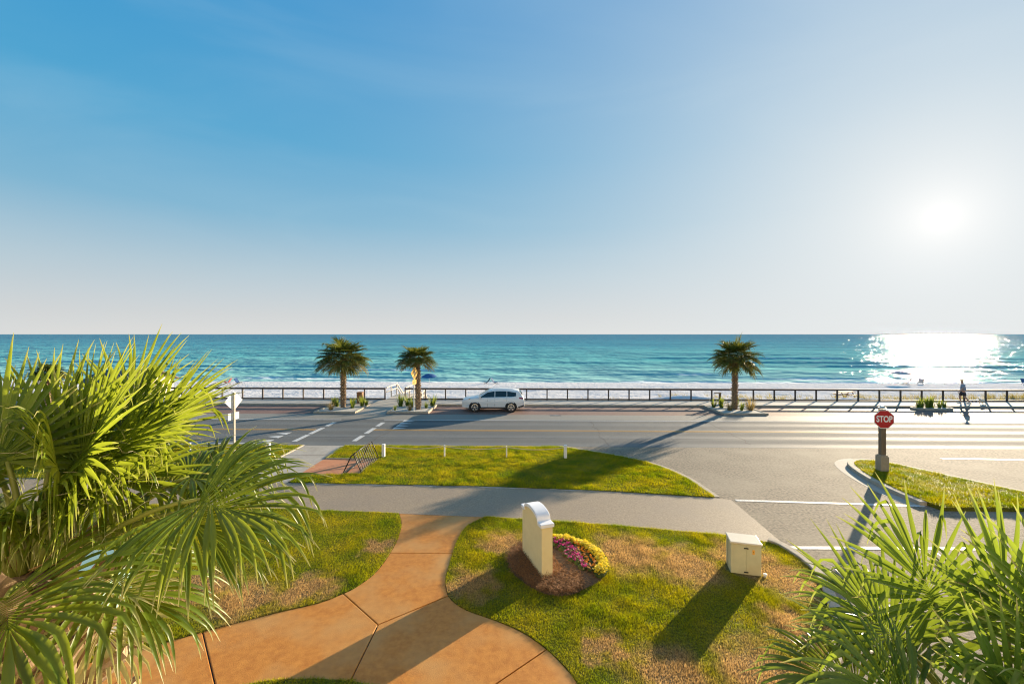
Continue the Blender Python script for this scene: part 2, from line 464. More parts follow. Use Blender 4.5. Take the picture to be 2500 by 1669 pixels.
MT = {
    'asphalt': mat_asphalt('road_asphalt', (0.105, 0.112, 0.112), (0.18, 0.182, 0.175), True, (0.165, 0.165, 0.155)),
    'drive': mat_asphalt('driveway_asphalt', (0.10, 0.082, 0.06), (0.36, 0.295, 0.215), False, (0.33, 0.275, 0.20)),
    'lane': M('pale_asphalt', (0.22, 0.20, 0.17), (0.28, 0.26, 0.22), scale=14, rough=0.7, bump=0.3, bscale=70),
    'walk': M('grey_walk', (0.23, 0.175, 0.12), (0.39, 0.305, 0.21), scale=18, rough=0.7, bump=0.35, bscale=60, c3=(0.26, 0.21, 0.165), scale3=0.5, amt3=0.5),
    'concrete': M('concrete', (0.36, 0.32, 0.27), (0.46, 0.42, 0.36), scale=6, rough=0.85, bump=0.3, bscale=40, c3=(0.30, 0.25, 0.19), scale3=0.8, amt3=0.4),
    'kerb': M('kerb_concrete', (0.34, 0.29, 0.22), (0.48, 0.41, 0.32), scale=5, rough=0.85, bump=0.4, bscale=35),
    'sidewalk': M('sidewalk_concrete', (0.34, 0.32, 0.29), (0.42, 0.40, 0.36), scale=3, rough=0.85, bump=0.2, bscale=30),
    'stain': M('stained_concrete', (0.42, 0.155, 0.020), (0.56, 0.235, 0.038), scale=7, rough=0.6, bump=0.25, bscale=45, c3=(0.50, 0.27, 0.085), scale3=0.75, amt3=0.9),
    'pad': M('stained_pad', (0.50, 0.19, 0.08), (0.58, 0.26, 0.13), scale=2.5, rough=0.7, bump=0.2, bscale=30),
    'joint': M('joint_soil', (0.06, 0.04, 0.025), (0.09, 0.06, 0.04), scale=30),
    'brick': mat_brick(),
    'soil': M('soil', (0.06, 0.04, 0.022), (0.13, 0.085, 0.048), scale=9, bump=0.5, bscale=40),
    'sand': M('white_sand', (0.60, 0.58, 0.58), (0.74, 0.72, 0.72), scale=1.2, rough=1.0, bump=1.0, bscale=1.8, bdist=0.25, spec=0.0),
    'bedsand': M('bed_sand', (0.42, 0.40, 0.36), (0.55, 0.52, 0.47), scale=8, rough=0.9, bump=0.6, bscale=25),
    'white': M('white_paint', (0.78, 0.77, 0.74), (0.84, 0.83, 0.80), scale=8, rough=0.55, coord='obj'),
    'line': M('road_white', (0.34, 0.33, 0.31), (0.78, 0.77, 0.74), scale=16, rough=0.6),
    'yellow': M('road_yellow', (0.40, 0.22, 0.05), (0.72, 0.37, 0.06), scale=14, rough=0.6),
    'stucco': M('cream_stucco', (0.78, 0.64, 0.34), (0.84, 0.70, 0.39), scale=3, rough=0.85, bump=0.25, bscale=70, coord='obj'),
    'housewall': M('house_stucco', (0.52, 0.45, 0.33), (0.58, 0.50, 0.37), scale=3, rough=0.9, bump=0.2, bscale=60),
    'cap': M('white_cap', (0.82, 0.82, 0.84), (0.86, 0.86, 0.88), scale=4, rough=0.5, coord='obj'),
    'box': M('cabinet_beige', (0.55, 0.52, 0.33), (0.62, 0.57, 0.36), scale=4, rough=0.5, coord='obj', c3=(0.50, 0.40, 0.22), scale3=2.5, amt3=0.5),
    'boxtop': M('cabinet_top', (0.70, 0.62, 0.48), (0.75, 0.68, 0.55), scale=4, rough=0.4, coord='obj'),
    'xfmr': M('transformer_green', (0.27, 0.42, 0.38), (0.33, 0.48, 0.44), scale=3, rough=0.45, coord='obj'),
    'dark': M('dark_recess', (0.02, 0.018, 0.015), (0.03, 0.028, 0.025), scale=9, rough=0.7, coord='obj'),
    'orange': M('orange_sticker', (0.80, 0.36, 0.04), (0.85, 0.42, 0.06), scale=20, rough=0.5, coord='obj'),
    'rail': M('rail_wood', (0.055, 0.038, 0.030), (0.095, 0.065, 0.05), scale=7, rough=0.6, bump=0.3, bscale=30, stretch=(0.4, 2, 2)),
    'bleached': M('bleached_wood', (0.50, 0.44, 0.36), (0.62, 0.56, 0.48), scale=6, rough=0.8, bump=0.3, bscale=30),
    'wood': M('brown_wood', (0.20, 0.10, 0.045), (0.30, 0.16, 0.075), scale=7, rough=0.7, bump=0.3, bscale=30, coord='obj', stretch=(3, 3, 0.4)),
    'postwood': M('post_wood', (0.13, 0.095, 0.06), (0.20, 0.15, 0.095), scale=6, rough=0.7, bump=0.3, bscale=30, coord='obj', stretch=(3, 3, 0.4)),
    'boot': M('post_boot', (0.30, 0.25, 0.18), (0.36, 0.30, 0.22), scale=8, rough=0.8, coord='obj', bump=0.2, bscale=30),
    'red': M('sign_red', (0.42, 0.012, 0.015), (0.48, 0.018, 0.02), scale=5, rough=0.4, coord='obj'),
    'signwhite': M('sign_white', (0.80, 0.80, 0.78), (0.85, 0.85, 0.83), scale=5, rough=0.4, coord='obj'),
    'signyellow': M('sign_yellow', (0.66, 0.35, 0.004), (0.70, 0.39, 0.006), scale=5, rough=0.4, coord='obj'),
    'galv': M('galvanised', (0.50, 0.50, 0.48), (0.60, 0.60, 0.58), scale=20, rough=0.4, metal=0.6, coord='obj'),
    'alum': M('sign_back', (0.72, 0.72, 0.70), (0.80, 0.80, 0.78), scale=6, rough=0.5, coord='obj'),
    'black': M('black_metal', (0.012, 0.010, 0.010), (0.03, 0.022, 0.018), scale=12, rough=0.4, coord='obj'),
    'rope': M('rope', (0.60, 0.52, 0.36), (0.70, 0.62, 0.45), scale=60, rough=0.9, coord='obj'),
    'bark': M('palm_bark', (0.14, 0.095, 0.06), (0.25, 0.175, 0.115), scale=9, rough=0.9, bump=0.7, bscale=30, coord='obj'),
    'bootm': M('palm_leaf_base', (0.26, 0.17, 0.095), (0.50, 0.36, 0.22), scale=7, rough=0.85, bump=0.5, bscale=30, c3=(0.12, 0.07, 0.04), scale3=6, amt3=0.6),
    'fibre': M('palm_fibre', (0.22, 0.11, 0.045), (0.38, 0.21, 0.09), scale=15, rough=0.9),
    'petiole': M('petiole_green', (0.16, 0.20, 0.03), (0.26, 0.27, 0.05), scale=4, rough=0.45, transl=((0.4, 0.42, 0.05), 0.15)),
    'leafL': mat_leaf('palm_leaf', (0.026, 0.070, 0.008), (0.17, 0.24, 0.024), (0.60, 0.52, 0.27), (0.50, 0.57, 0.035), rough=0.34, tf=0.44),
    'leafR': mat_leaf('palm_leaf_bluish', (0.022, 0.080, 0.022), (0.12, 0.21, 0.045), (0.52, 0.46, 0.26), (0.46, 0.56, 0.03), rough=0.28, tf=0.38),
    'leafF': mat_leaf('palm_leaf_far', (0.040, 0.085, 0.016), (0.14, 0.155, 0.028), (0.28, 0.19, 0.06), (0.24, 0.24, 0.03), rough=0.45, tf=0.30),
    'plant': mat_leaf('plant_leaf', (0.06, 0.12, 0.02), (0.17, 0.22, 0.03), (0.35, 0.30, 0.12), (0.4, 0.45, 0.05), rough=0.5),
    'oats': mat_leaf('dune_grass', (0.14, 0.13, 0.035), (0.26, 0.21, 0.06), (0.42, 0.32, 0.14), (0.45, 0.36, 0.08), rough=0.7),
    'dryplant': mat_leaf('dry_tussock', (0.20, 0.15, 0.06), (0.32, 0.24, 0.10), (0.40, 0.30, 0.15), (0.45, 0.34, 0.12), rough=0.7),
    'straw': M('pine_straw', (0.10, 0.038, 0.012), (0.40, 0.18, 0.055), scale=22, rough=0.85, bump=0.8, bscale=60),
    'fl_yellow': M('yellow_petal', (0.75, 0.60, 0.03), (0.85, 0.72, 0.08), scale=40, rough=0.6, transl=((0.85, 0.7, 0.05), 0.35)),
    'fl_mag': M('magenta_petal', (0.22, 0.012, 0.08), (0.45, 0.03, 0.20), scale=40, rough=0.6, transl=((0.6, 0.05, 0.3), 0.35)),
    'fl_org': M('orange_petal', (0.80, 0.24, 0.01), (0.88, 0.38, 0.02), scale=40, rough=0.6, transl=((0.85, 0.3, 0.02), 0.35)),
    'fl_leaf': M('bedding_leaf', (0.03, 0.06, 0.015), (0.07, 0.11, 0.025), scale=30, rough=0.6, transl=((0.2, 0.3, 0.03), 0.3)),
    'carpaint': M('white_car_paint', (0.78, 0.78, 0.76), (0.80, 0.80, 0.78), scale=1, rough=0.22, spec=0.6, coord='obj'),
    'glass': M('tinted_glass', (0.012, 0.014, 0.016), (0.02, 0.022, 0.024), scale=1, rough=0.06, spec=0.7, coord='obj'),
    'clad': M('black_cladding', (0.018, 0.018, 0.02), (0.03, 0.03, 0.032), scale=9, rough=0.55, coord='obj'),
    'tyre': M('tyre_rubber', (0.012, 0.012, 0.012), (0.022, 0.022, 0.022), scale=20, rough=0.8, coord='obj'),
    'chrome': M('bright_alloy', (0.62, 0.62, 0.62), (0.72, 0.72, 0.72), scale=5, rough=0.25, metal=0.85, coord='obj'),
    'lampw': M('headlamp_lens', (0.65, 0.68, 0.72), (0.72, 0.75, 0.78), scale=5, rough=0.1, spec=0.8, coord='obj'),
    'lampr': M('tail_lamp_lens', (0.30, 0.015, 0.03), (0.38, 0.02, 0.04), scale=5, rough=0.15, spec=0.7, coord='obj'),
    'amber': M('amber_lens', (0.75, 0.30, 0.04), (0.8, 0.35, 0.06), scale=5, rough=0.2, coord='obj'),
    'shingle': M('roof_shingle', (0.10, 0.09, 0.085), (0.18, 0.165, 0.155), scale=6, rough=0.9, bump=0.5, bscale=25),
    'cream': M('cream_siding', (0.68, 0.55, 0.36), (0.76, 0.63, 0.43), scale=3, rough=0.8),
    'bluecloth': M('blue_canvas', (0.015, 0.07, 0.22), (0.03, 0.11, 0.30), scale=9, rough=0.8, coord='obj', transl=((0.03, 0.15, 0.4), 0.25)),
    'greencloth': M('teal_canvas', (0.03, 0.10, 0.12), (0.05, 0.14, 0.16), scale=9, rough=0.8, coord='obj'),
    'redcloth': M('red_canvas', (0.32, 0.05, 0.06), (0.4, 0.07, 0.08), scale=9, rough=0.8, coord='obj'),
    'greycloth': M('grey_canvas', (0.30, 0.31, 0.34), (0.42, 0.43, 0.46), scale=9, rough=0.8, coord='obj'),
    'skin': M('skin', (0.48, 0.26, 0.17), (0.54, 0.31, 0.21), scale=12, rough=0.6, coord='obj'),
    'shirt': M('grey_blue_shirt', (0.26, 0.29, 0.36), (0.33, 0.36, 0.43), scale=10, rough=0.85, coord='obj'),
    'shorts': M('dark_shorts', (0.025, 0.025, 0.03), (0.045, 0.042, 0.045), scale=10, rough=0.85, coord='obj'),
    'hair': M('brown_hair', (0.09, 0.05, 0.03), (0.14, 0.085, 0.05), scale=30, rough=0.7, coord='obj'),
    'shoe': M('pale_shoe', (0.55, 0.54, 0.52), (0.68, 0.67, 0.65), scale=20, rough=0.7, coord='obj'),
    'hat': M('tan_hat', (0.40, 0.33, 0.22), (0.50, 0.42, 0.30), scale=30, rough=0.9, coord='obj'),
    'fur': M('tan_white_fur', (0.55, 0.42, 0.26), (0.75, 0.68, 0.58), scale=8, rough=0.95, coord='obj', bump=0.5, bscale=60),
    'grass': mat_grass('lawn_thatch', False),
    'blade': mat_grass('lawn_blade', True),
    'sea': mat_sea(),
}


# ------------------------------------------------------------------ geometry helpers
class MB:
    """collects geometry; build() links it as ONE mesh object"""

    def __init__(self):
        self.v, self.f, self.mi, self.cur = [], [], [], 0

    def add(self, vs, fs, mi=None):
        o = len(self.v)
        self.v += [tuple(p) for p in vs]
        self.f += [tuple(o + i for i in f) for f in fs]
        self.mi += [self.cur if mi is None else mi] * len(fs)
        return self

    def box(self, c, s, rz=0.0, top=1.0, mi=None):
        hx, hy, hz = s[0] / 2, s[1] / 2, s[2] / 2
        cs, sn = math.cos(rz), math.sin(rz)
        vs = []
        for dz, k in ((-hz, 1.0), (hz, top)):
            for dx, dy in ((-hx, -hy), (hx, -hy), (hx, hy), (-hx, hy)):
                x, y = dx * k, dy * k
                vs.append((c[0] + x * cs - y * sn, c[1] + x * sn + y * cs, c[2] + dz))
        return self.add(vs, [(3, 2, 1, 0), (4, 5, 6, 7), (0, 1, 5, 4), (1, 2, 6, 5), (2, 3, 7, 6), (3, 0, 4, 7)], mi)

    def tube(self, pts, r, n=8, cap=True, mi=None):
        pts = [Vector(p) for p in pts]
        rs = r if isinstance(r, (list, tuple)) else [r] * len(pts)
        vs, fs = [], []
        prev = None
        for i, p in enumerate(pts):
            t = (pts[min(i + 1, len(pts) - 1)] - pts[max(i - 1, 0)]).normalized()
            if prev is None:
                up = Vector((0, 0, 1)) if abs(t.z) < 0.9 else Vector((1, 0, 0))
                a = t.cross(up).normalized()
            else:
                a = (prev - t * prev.dot(t)).normalized()
            prev = a
            b = t.cross(a)
            for k in range(n):
                th = 2 * math.pi * k / n
                vs.append(p + (a * math.cos(th) + b * math.sin(th)) * rs[i])
        for i in range(len(pts) - 1):
            for k in range(n):
                k2 = (k + 1) % n
                fs.append((i * n + k, i * n + k2, (i + 1) * n + k2, (i + 1) * n + k))
        if cap:
            fs.append(tuple(range(n - 1, -1, -1)))
            fs.append(tuple((len(pts) - 1) * n + k for k in range(n)))
        return self.add(vs, fs, mi)

    def lathe(self, prof, n=16, c=(0, 0, 0), mi=None):
        vs, fs = [], []
        for (r, z) in prof:
            for k in range(n):
                th = 2 * math.pi * k / n
                vs.append((c[0] + r * math.cos(th), c[1] + r * math.sin(th), c[2] + z))
        for i in range(len(prof) - 1):
            for k in range(n):
                k2 = (k + 1) % n
                fs.append((i * n + k, i * n + k2, (i + 1) * n + k2, (i + 1) * n + k))
        fs.append(tuple(range(n - 1, -1, -1)))
        fs.append(tuple((len(prof) - 1) * n + k for k in range(n)))
        return self.add(vs, fs, mi)

    def prism(self, poly, z0, z1, mi=None):
        n = len(poly)
        vs = [(p[0], p[1], z0) for p in poly] + [(p[0], p[1], z1) for p in poly]
        fs = [tuple(range(n - 1, -1, -1)), tuple(range(n, 2 * n))]
        for i in range(n):
            j = (i + 1) % n
            fs.append((i, j, n + j, n + i))
        return self.add(vs, fs, mi)

    def build(self, name, mats, parent=None, smooth=False, bevel=0.0, segs=2, loc=None, mesh_only=False):
        me = bpy.data.meshes.new(name)
        me.from_pydata(self.v, [], self.f)
        for m in (mats if isinstance(mats, (list, tuple)) else [mats]):
            me.materials.append(MT[m] if isinstance(m, str) else m)
        if any(self.mi):
            me.polygons.foreach_set('material_index', self.mi)
        bm = bmesh.new()
        bm.from_mesh(me)
        bmesh.ops.recalc_face_normals(bm, faces=bm.faces)
        big = [f for f in bm.faces if len(f.verts) > 8]
        if big:
            bmesh.ops.triangulate(bm, faces=big)
        bm.to_mesh(me)
        bm.free()
        if smooth:
            me.polygons.foreach_set('use_smooth', [True] * len(me.polygons))
        me.update()
        if mesh_only:
            return me
        o = bpy.data.objects.new(name, me)
        COL.objects.link(o)
        if loc:
            o.location = loc
        if parent:
            o.parent = parent
        if bevel:
            md = o.modifiers.new('bevel', 'BEVEL')
            md.width = bevel
            md.segments = segs
            md.limit_method = 'ANGLE'
            md.angle_limit = R(35)
        return o


def tag(o, label=None, cat=None, group=None, kind=None):
    if label:
        o['label'] = label
    if cat:
        o['category'] = cat
    if group:
        o['group'] = group
    if kind:
        o['kind'] = kind
    return o


def empty(name, loc, rz=0.0, label=None, cat=None, group=None):
    o = bpy.data.objects.new(name, None)
    o.empty_display_size = 0.3
    COL.objects.link(o)
    o.location = loc
    o.rotation_euler = (0, 0, rz)
    return tag(o, label, cat, group)


def link_mesh(name, me, parent=None, loc=(0, 0, 0), rot=(0, 0, 0), sc=(1, 1, 1)):
    o = bpy.data.objects.new(name, me)
    COL.objects.link(o)
    o.parent = parent
    o.location = loc
    o.rotation_euler = rot
    o.scale = sc
    return o


def copy_tree(o, parent=None):
    c = o.copy()
    COL.objects.link(c)
    c.parent = parent
    for ch in list(o.children):
        copy_tree(ch, c)
    return c


def struct(o):
    o['kind'] = 'structure'
    return o


def smooth_line(pts, n=4):
    """Catmull-Rom through the points"""
    out = []
    P = [Vector((p[0], p[1])) for p in pts]
    for i in range(len(P) - 1):
        p0, p1, p2, p3 = P[max(i - 1, 0)], P[i], P[i + 1], P[min(i + 2, len(P) - 1)]
        for k in range(n):
            t = k / n
            out.append(0.5 * ((2 * p1) + (p2 - p0) * t + (2 * p0 - 5 * p1 + 4 * p2 - p3) * t * t + (3 * p1 - p0 - 3 * p2 + p3) * t ** 3))
    out.append(P[-1])
    return [(p.x, p.y) for p in out]


def strip(name, pts, w, z0, z1, mat, side=0.5, bevel=0.0, parent=None):
    """a band of width w along a line; side 0..1 says how much lies to the left"""
    P = [Vector((p[0], p[1])) for p in pts]
    L, Rr = [], []
    for i, p in enumerate(P):
        t = (P[min(i + 1, len(P) - 1)] - P[max(i - 1, 0)]).normalized()
        nrm = Vector((-t.y, t.x))
        L.append(p + nrm * w * side)
        Rr.append(p - nrm * w * (1 - side))
    n = len(P)
    vs = [(p.x, p.y, z0) for p in L] + [(p.x, p.y, z0) for p in Rr] + [(p.x, p.y, z1) for p in L] + [(p.x, p.y, z1) for p in Rr]
    fs = []
    for i in range(n - 1):
        fs += [(2 * n + i, 3 * n + i, 3 * n + i + 1, 2 * n + i + 1), (i, i + 1, n + i + 1, n + i),
               (i, 2 * n + i, 2 * n + i + 1, i + 1), (n + i, n + i + 1, 3 * n + i + 1, 3 * n + i)]
    fs += [(0, n, 3 * n, 2 * n), (n - 1, 3 * n - 1, 4 * n - 1, 2 * n - 1)]
    return MB().add(vs, fs).build(name, mat, parent, bevel=bevel)


def slab(name, poly, z0, z1, mat, parent=None, bevel=0.0):
    return MB().prism(poly, z0, z1).build(name, mat, parent, bevel=bevel)


def in_poly(x, y, poly):
    c = np.zeros(len(x), bool)
    j = len(poly) - 1
    for i in range(len(poly)):
        xi, yi = poly[i][:2]
        xj, yj = poly[j][:2]
        if yi != yj:
            c ^= ((yi > y) != (yj > y)) & (x < (xj - xi) * (y - yi) / (yj - yi) + xi)
        j = i
    return c


def np_mesh(name, verts, faces, mat, attrs=None, parent=None, smooth=False):
    """verts Nx3, faces list of (M,k) arrays"""
    me = bpy.data.meshes.new(name)
    verts = np.asarray(verts, np.float32)
    me.vertices.add(len(verts))
    me.vertices.foreach_set('co', verts.ravel())
    loops = np.concatenate([f.ravel() for f in faces]).astype(np.int32)
    sizes = np.concatenate([np.full(len(f), f.shape[1]) for f in faces]).astype(np.int32)
    me.loops.add(len(loops))
    me.loops.foreach_set('vertex_index', loops)
    me.polygons.add(len(sizes))
    me.polygons.foreach_set('loop_start', np.concatenate([[0], np.cumsum(sizes)[:-1]]).astype(np.int32))
    if smooth:
        me.polygons.foreach_set('use_smooth', np.ones(len(sizes), bool))
    me.materials.append(MT[mat])
    for nm, arr in (attrs or {}).items():
        arr = np.asarray(arr, np.float32)
        if arr.ndim == 1:
            a = me.attributes.new(nm, 'FLOAT', 'POINT')
            a.data.foreach_set('value', arr)
        else:
            a = me.attributes.new(nm, 'FLOAT_COLOR', 'POINT')
            a.data.foreach_set('color', arr.ravel())
    me.update(calc_edges=True)
    me.validate()
    o = bpy.data.objects.new(name, me)
    COL.objects.link(o)
    o.parent = parent
    return o


NPR = np.random.default_rng(11)


def vnoise(x, y, seed=0):
    """smooth value noise on numpy arrays"""
    rg = np.random.default_rng(seed)
    T = rg.random((64, 64))
    xi, yi = np.floor(x).astype(int), np.floor(y).astype(int)
    fx, fy = x - xi, y - yi
    fx, fy = fx * fx * (3 - 2 * fx), fy * fy * (3 - 2 * fy)
    a, b = T[xi % 64, yi % 64], T[(xi + 1) % 64, yi % 64]
    c, d = T[xi % 64, (yi + 1) % 64], T[(xi + 1) % 64, (yi + 1) % 64]
    return (a * (1 - fx) + b * fx) * (1 - fy) + (c * (1 - fx) + d * fx) * fy


# ------------------------------------------------------------------ setting: ground, road, walks, lawns
struct(slab('ground', [(-3000, -400), (3000, -400), (3000, 37.3), (-3000, 37.3)], -1.6, -0.06, 'soil'))
ROAD0, ROAD1 = 22.35, 29.3
struct(slab('road', [(-400, ROAD0), (400, ROAD0), (400, ROAD1), (-400, ROAD1)], -0.05, 0.0, 'asphalt'))
struct(slab('road_shoulder', [(-400, ROAD1), (400, ROAD1), (400, 31.1), (-400, 31.1)], -0.05, 0.003, 'lane'))
struct(slab('driveway', [(1.5, -20), (80, -20), (80, ROAD0), (1.5, ROAD0)], -0.05, -0.002, 'drive'))
struct(slab('brick_parking_strip', [(-400, 31.1), (400, 31.1), (400, 34.8), (-400, 34.8)], -0.05, 0.002, 'brick'))
struct(slab('far_kerb', [(-400, 34.8), (400, 34.8), (400, 34.97), (-400, 34.97)], -0.05, 0.148, 'kerb', bevel=0.02))
struct(slab('far_sidewalk', [(-400, 34.97), (400, 34.97), (400, 37.3), (-400, 37.3)], -0.05, 0.15, 'sidewalk'))
struct(slab('retaining_wall', [(-400, 37.3), (400, 37.3), (400, 37.55), (-400, 37.55)], -1.6, 0.14, 'kerb'))

walk_up = [(-60, 17.6), (-20, 16.95), (-8.87, 16.63), (-5.13, 16.52), (-1.64, 16.41), (3.4, 16.02), (7.1, 15.46)]
walk_lo = [(-60, 16.0), (-20, 14.75), (-7.36, 14.08), (-4.09, 13.88), (-1.15, 13.68), (2.79, 13.17), (6.03, 12.59), (7.07, 12.17)]
struct(slab('grey_footpath', walk_lo + [(7.5, 12.2), (7.6, 15.3)] + walk_up[::-1], -0.05, 0.012, 'walk'))

pathL = smooth_line([(-4.09, 13.86), (-3.77, 13.03), (-3.6, 11.81), (-3.65, 10.5), (-3.89, 9.85), (-4.11, 9.56), (-4.52, 9.21), (-5.22, 8.89), (-5.79, 8.6), (-6.41, 8.27), (-7.4, 7.7), (-9.5, 6.6)], 3)
pathR = smooth_line([(-1.15, 13.66), (-1.65, 13.07), (-1.82, 12.36), (-1.86, 11.38), (-1.85, 10.35), (-1.76, 9.81), (-1.58, 9.41), (-1.19, 9.05), (-0.51, 8.72), (0.04, 8.39), (0.49, 7.96), (0.75, 7.6), (0.97, 7.2), (1.2, 6.4), (1.3, 5.0)], 3)


def clip_between(poly, a, b, keep):
    """keep the part of poly on one side of the line a-b"""
    ax, ay = a
    dx, dy = b[0] - ax, b[1] - ay
    sd = lambda p: (dx * (p[1] - ay) - dy * (p[0] - ax)) * keep
    out = []
    for i, p in enumerate(poly):
        q = poly[(i + 1) % len(poly)]
        sp_, sq = sd(p), sd(q)
        if sp_ >= 0:
            out.append(p)
        if (sp_ >= 0) != (sq >= 0):
            t = sp_ / (sp_ - sq)
            out.append((p[0] + (q[0] - p[0]) * t, p[1] + (q[1] - p[1]) * t))
    return out


footpath = struct(slab('orange_footpath', [(-9.5, 5.0)] + pathL[::-1] + pathR, -0.05, -0.012, 'joint'))
JC = (-2.95, 8.55)
jl, jr, jb = (-4.11, 9.56), (-1.65, 9.49), (-2.95, 7.1)


def line_idx(line, pt):
    return min(range(len(line)), key=lambda i: (line[i][0] - pt[0]) ** 2 + (line[i][1] - pt[1]) ** 2)


def shrink(poly, g=0.012):
    """move every edge inwards so that a joint shows between slabs"""
    n = len(poly)
    ar = sum(poly[i][0] * poly[(i + 1) % n][1] - poly[(i + 1) % n][0] * poly[i][1] for i in range(n))
    sg = 1 if ar > 0 else -1
    out = []
    for i in range(n):
        p0, p1, p2 = Vector(poly[i - 1]), Vector(poly[i]), Vector(poly[(i + 1) % n])
        a, b = (p1 - p0), (p2 - p1)
        if a.length < 1e-5 or b.length < 1e-5:
            continue
        a.normalize(); b.normalize()
        n1, n2 = Vector((-a.y, a.x)) * sg, Vector((-b.y, b.x)) * sg
        m = n1 + n2
        if m.length < 1e-4:
            continue
        m.normalize()
        out.append(tuple(p1 + m * g / max(0.4, m.dot(n1))))
    return out


iL0, iL1, iL2 = line_idx(pathL, (-3.62, 11.48)), line_idx(pathL, jl), line_idx(pathL, (-6.41, 8.27))
iR0, iR1, iR2 = line_idx(pathR, (-1.86, 11.45)), line_idx(pathR, jr), line_idx(pathR, (0.49, 7.96))
slabs = [
    pathL[:iL0 + 1] + pathR[:iR0 + 1][::-1],
    pathL[iL0:iL1 + 1] + [JC] + pathR[iR0:iR1 + 1][::-1],
    pathL[iL1:iL2 + 1] + [(-5.26, 7.06), (-4.8, 6.6), (-2.95, 6.6), (-2.95, 7.1), JC],
    [JC, (-2.95, 7.1), (-2.95, 6.6), (-1.05, 6.6), (-0.42, 7.16)] + pathR[iR1:iR2 + 1][::-1],
    [(-0.42, 7.16), (-1.05, 6.6), (-1.05, 5.0)] + pathR[iR2:][::-1],
    pathL[iL2:] + [(-9.5, 5.0), (-5.0, 5.0), (-4.8, 6.6), (-5.26, 7.06)],
]
for p in slabs:
    slab('paving_slab', shrink(p), -0.04, 0.022, 'stain', footpath, bevel=0.012)

ramp = struct(slab('crossing_ramp', [(-11.72, 16.68), (-9.48, 16.62), (-9.48, 22.3), (-11.72, 22.3)], -0.05, 0.008, 'concrete'))
pad = struct(slab('bike_rack_pad', [(-9.478, 17.58), (-6.9, 17.7), (-7.0, 19.86), (-9.478, 19.93)], -0.05, 0.010, 'pad'))
for yy in (18.6, 20.45):
    struct(slab('ramp_joint', [(-11.7, yy), (-9.5, yy), (-9.5, yy + 0.02), (-11.7, yy + 0.02)], 0.008, 0.012, 'joint'))

LZ = 0.03
drive_kerb = smooth_line([(7.07, 12.17), (7.26, 11.9), (7.38, 10.93), (7.06, 9.97), (6.4, 8.75), (5.7, 7.9), (5.0, 7.2), (4.6, 6.2), (4.6, 4.5)], 3)
mid_kerb = smooth_line([(1.98, 22.3), (3.0, 21.78), (3.45, 21.48), (4.79, 20.6), (6.11, 19.3), (6.85, 17.6), (7.1, 15.5)], 3)
island_l = smooth_line([(14.23, 14.95), (14.25, 16.13), (14.46, 17.55), (14.9, 18.9), (15.35, 19.55), (16.05, 19.85), (16.8, 19.4), (17.4, 18.3), (18.2, 16.8), (18.9, 15.6), (19.5, 14.5)], 3)
lawns = {
    'right': walk_lo[4:] + drive_kerb[1:] + [(1.3, 4.5)] + pathR[::-1],
    'left': pathL[::-1] + walk_lo[:4][::-1] + [(-60, 5.0), (-10, 5.0)],
    'mid': [(-9.46, 22.25)] + mid_kerb + walk_up[2:6][::-1] + [(-9.3, 16.66), (-9.3, 17.57), (-6.87, 17.69), (-6.97, 19.88), (-9.46, 19.95)],
    'midleft': [(-60, 17.62), (-20, 16.97), (-11.76, 16.72), (-11.76, 22.25), (-60, 22.25)],
    'island': island_l + [(14.3, 14.5)],
    'bottom': [(-7.5, 5.2), (-5.3, 6.55), (-4.75, 7.0), (-4.3, 7.12), (-3.6, 7.16), (-2.9, 7.13), (-2.2, 6.95), (-1.3, 6.4), (-0.6, 5.2)],
}
for k, p in lawns.items():
    z = 0.13 if k == 'island' else (0.045 if k == 'bottom' else LZ)
    struct(slab('lawn', p, -0.05, z, 'grass'))
struct(strip('driveway_kerb', drive_kerb, 0.22, -0.05, 0.10, 'kerb', side=1.0, bevel=0.02))
struct(strip('driveway_kerb', mid_kerb, 0.20, -0.05, 0.035, 'kerb', side=1.0, bevel=0.02))
struct(strip('island_kerb', island_l, 0.26, -0.05, 0.135, 'kerb', side=1.0, bevel=0.03))
struct(strip('island_gutter', island_l[:16], 0.45, -0.05, 0.004, 'concrete', side=1.6))
struct(slab('road_gutter', [(-60, 22.25), (-11.72, 22.25), (-11.72, 22.45), (-60, 22.45)], -0.05, 0.006, 'concrete'))
struct(slab('road_gutter', [(-9.48, 22.25), (2.0, 22.25), (2.0, 22.45), (-9.48, 22.45)], -0.05, 0.006, 'concrete'))
# pale ragged edge of sand and concrete where lawn meets ramp and walk
struct(strip('ramp_edging', [(-11.74, 17.0), (-11.74, 22.2)], 0.10, -0.05, 0.05, 'kerb'))
struct(strip('pad_edging', [(-6.92, 17.75), (-6.98, 19.86), (-9.4, 19.95), (-9.46, 22.2)], 0.07, -0.05, 0.045, 'kerb'))


def rect(x0, x1, y0, y1):
    return [(x0, y0), (x1, y0), (x1, y1), (x0, y1)]


def paint(name, poly, mat='line', z=0.007):
    me = MB().prism(poly, z - 0.003, z).build(name, mat)
    return struct(me)


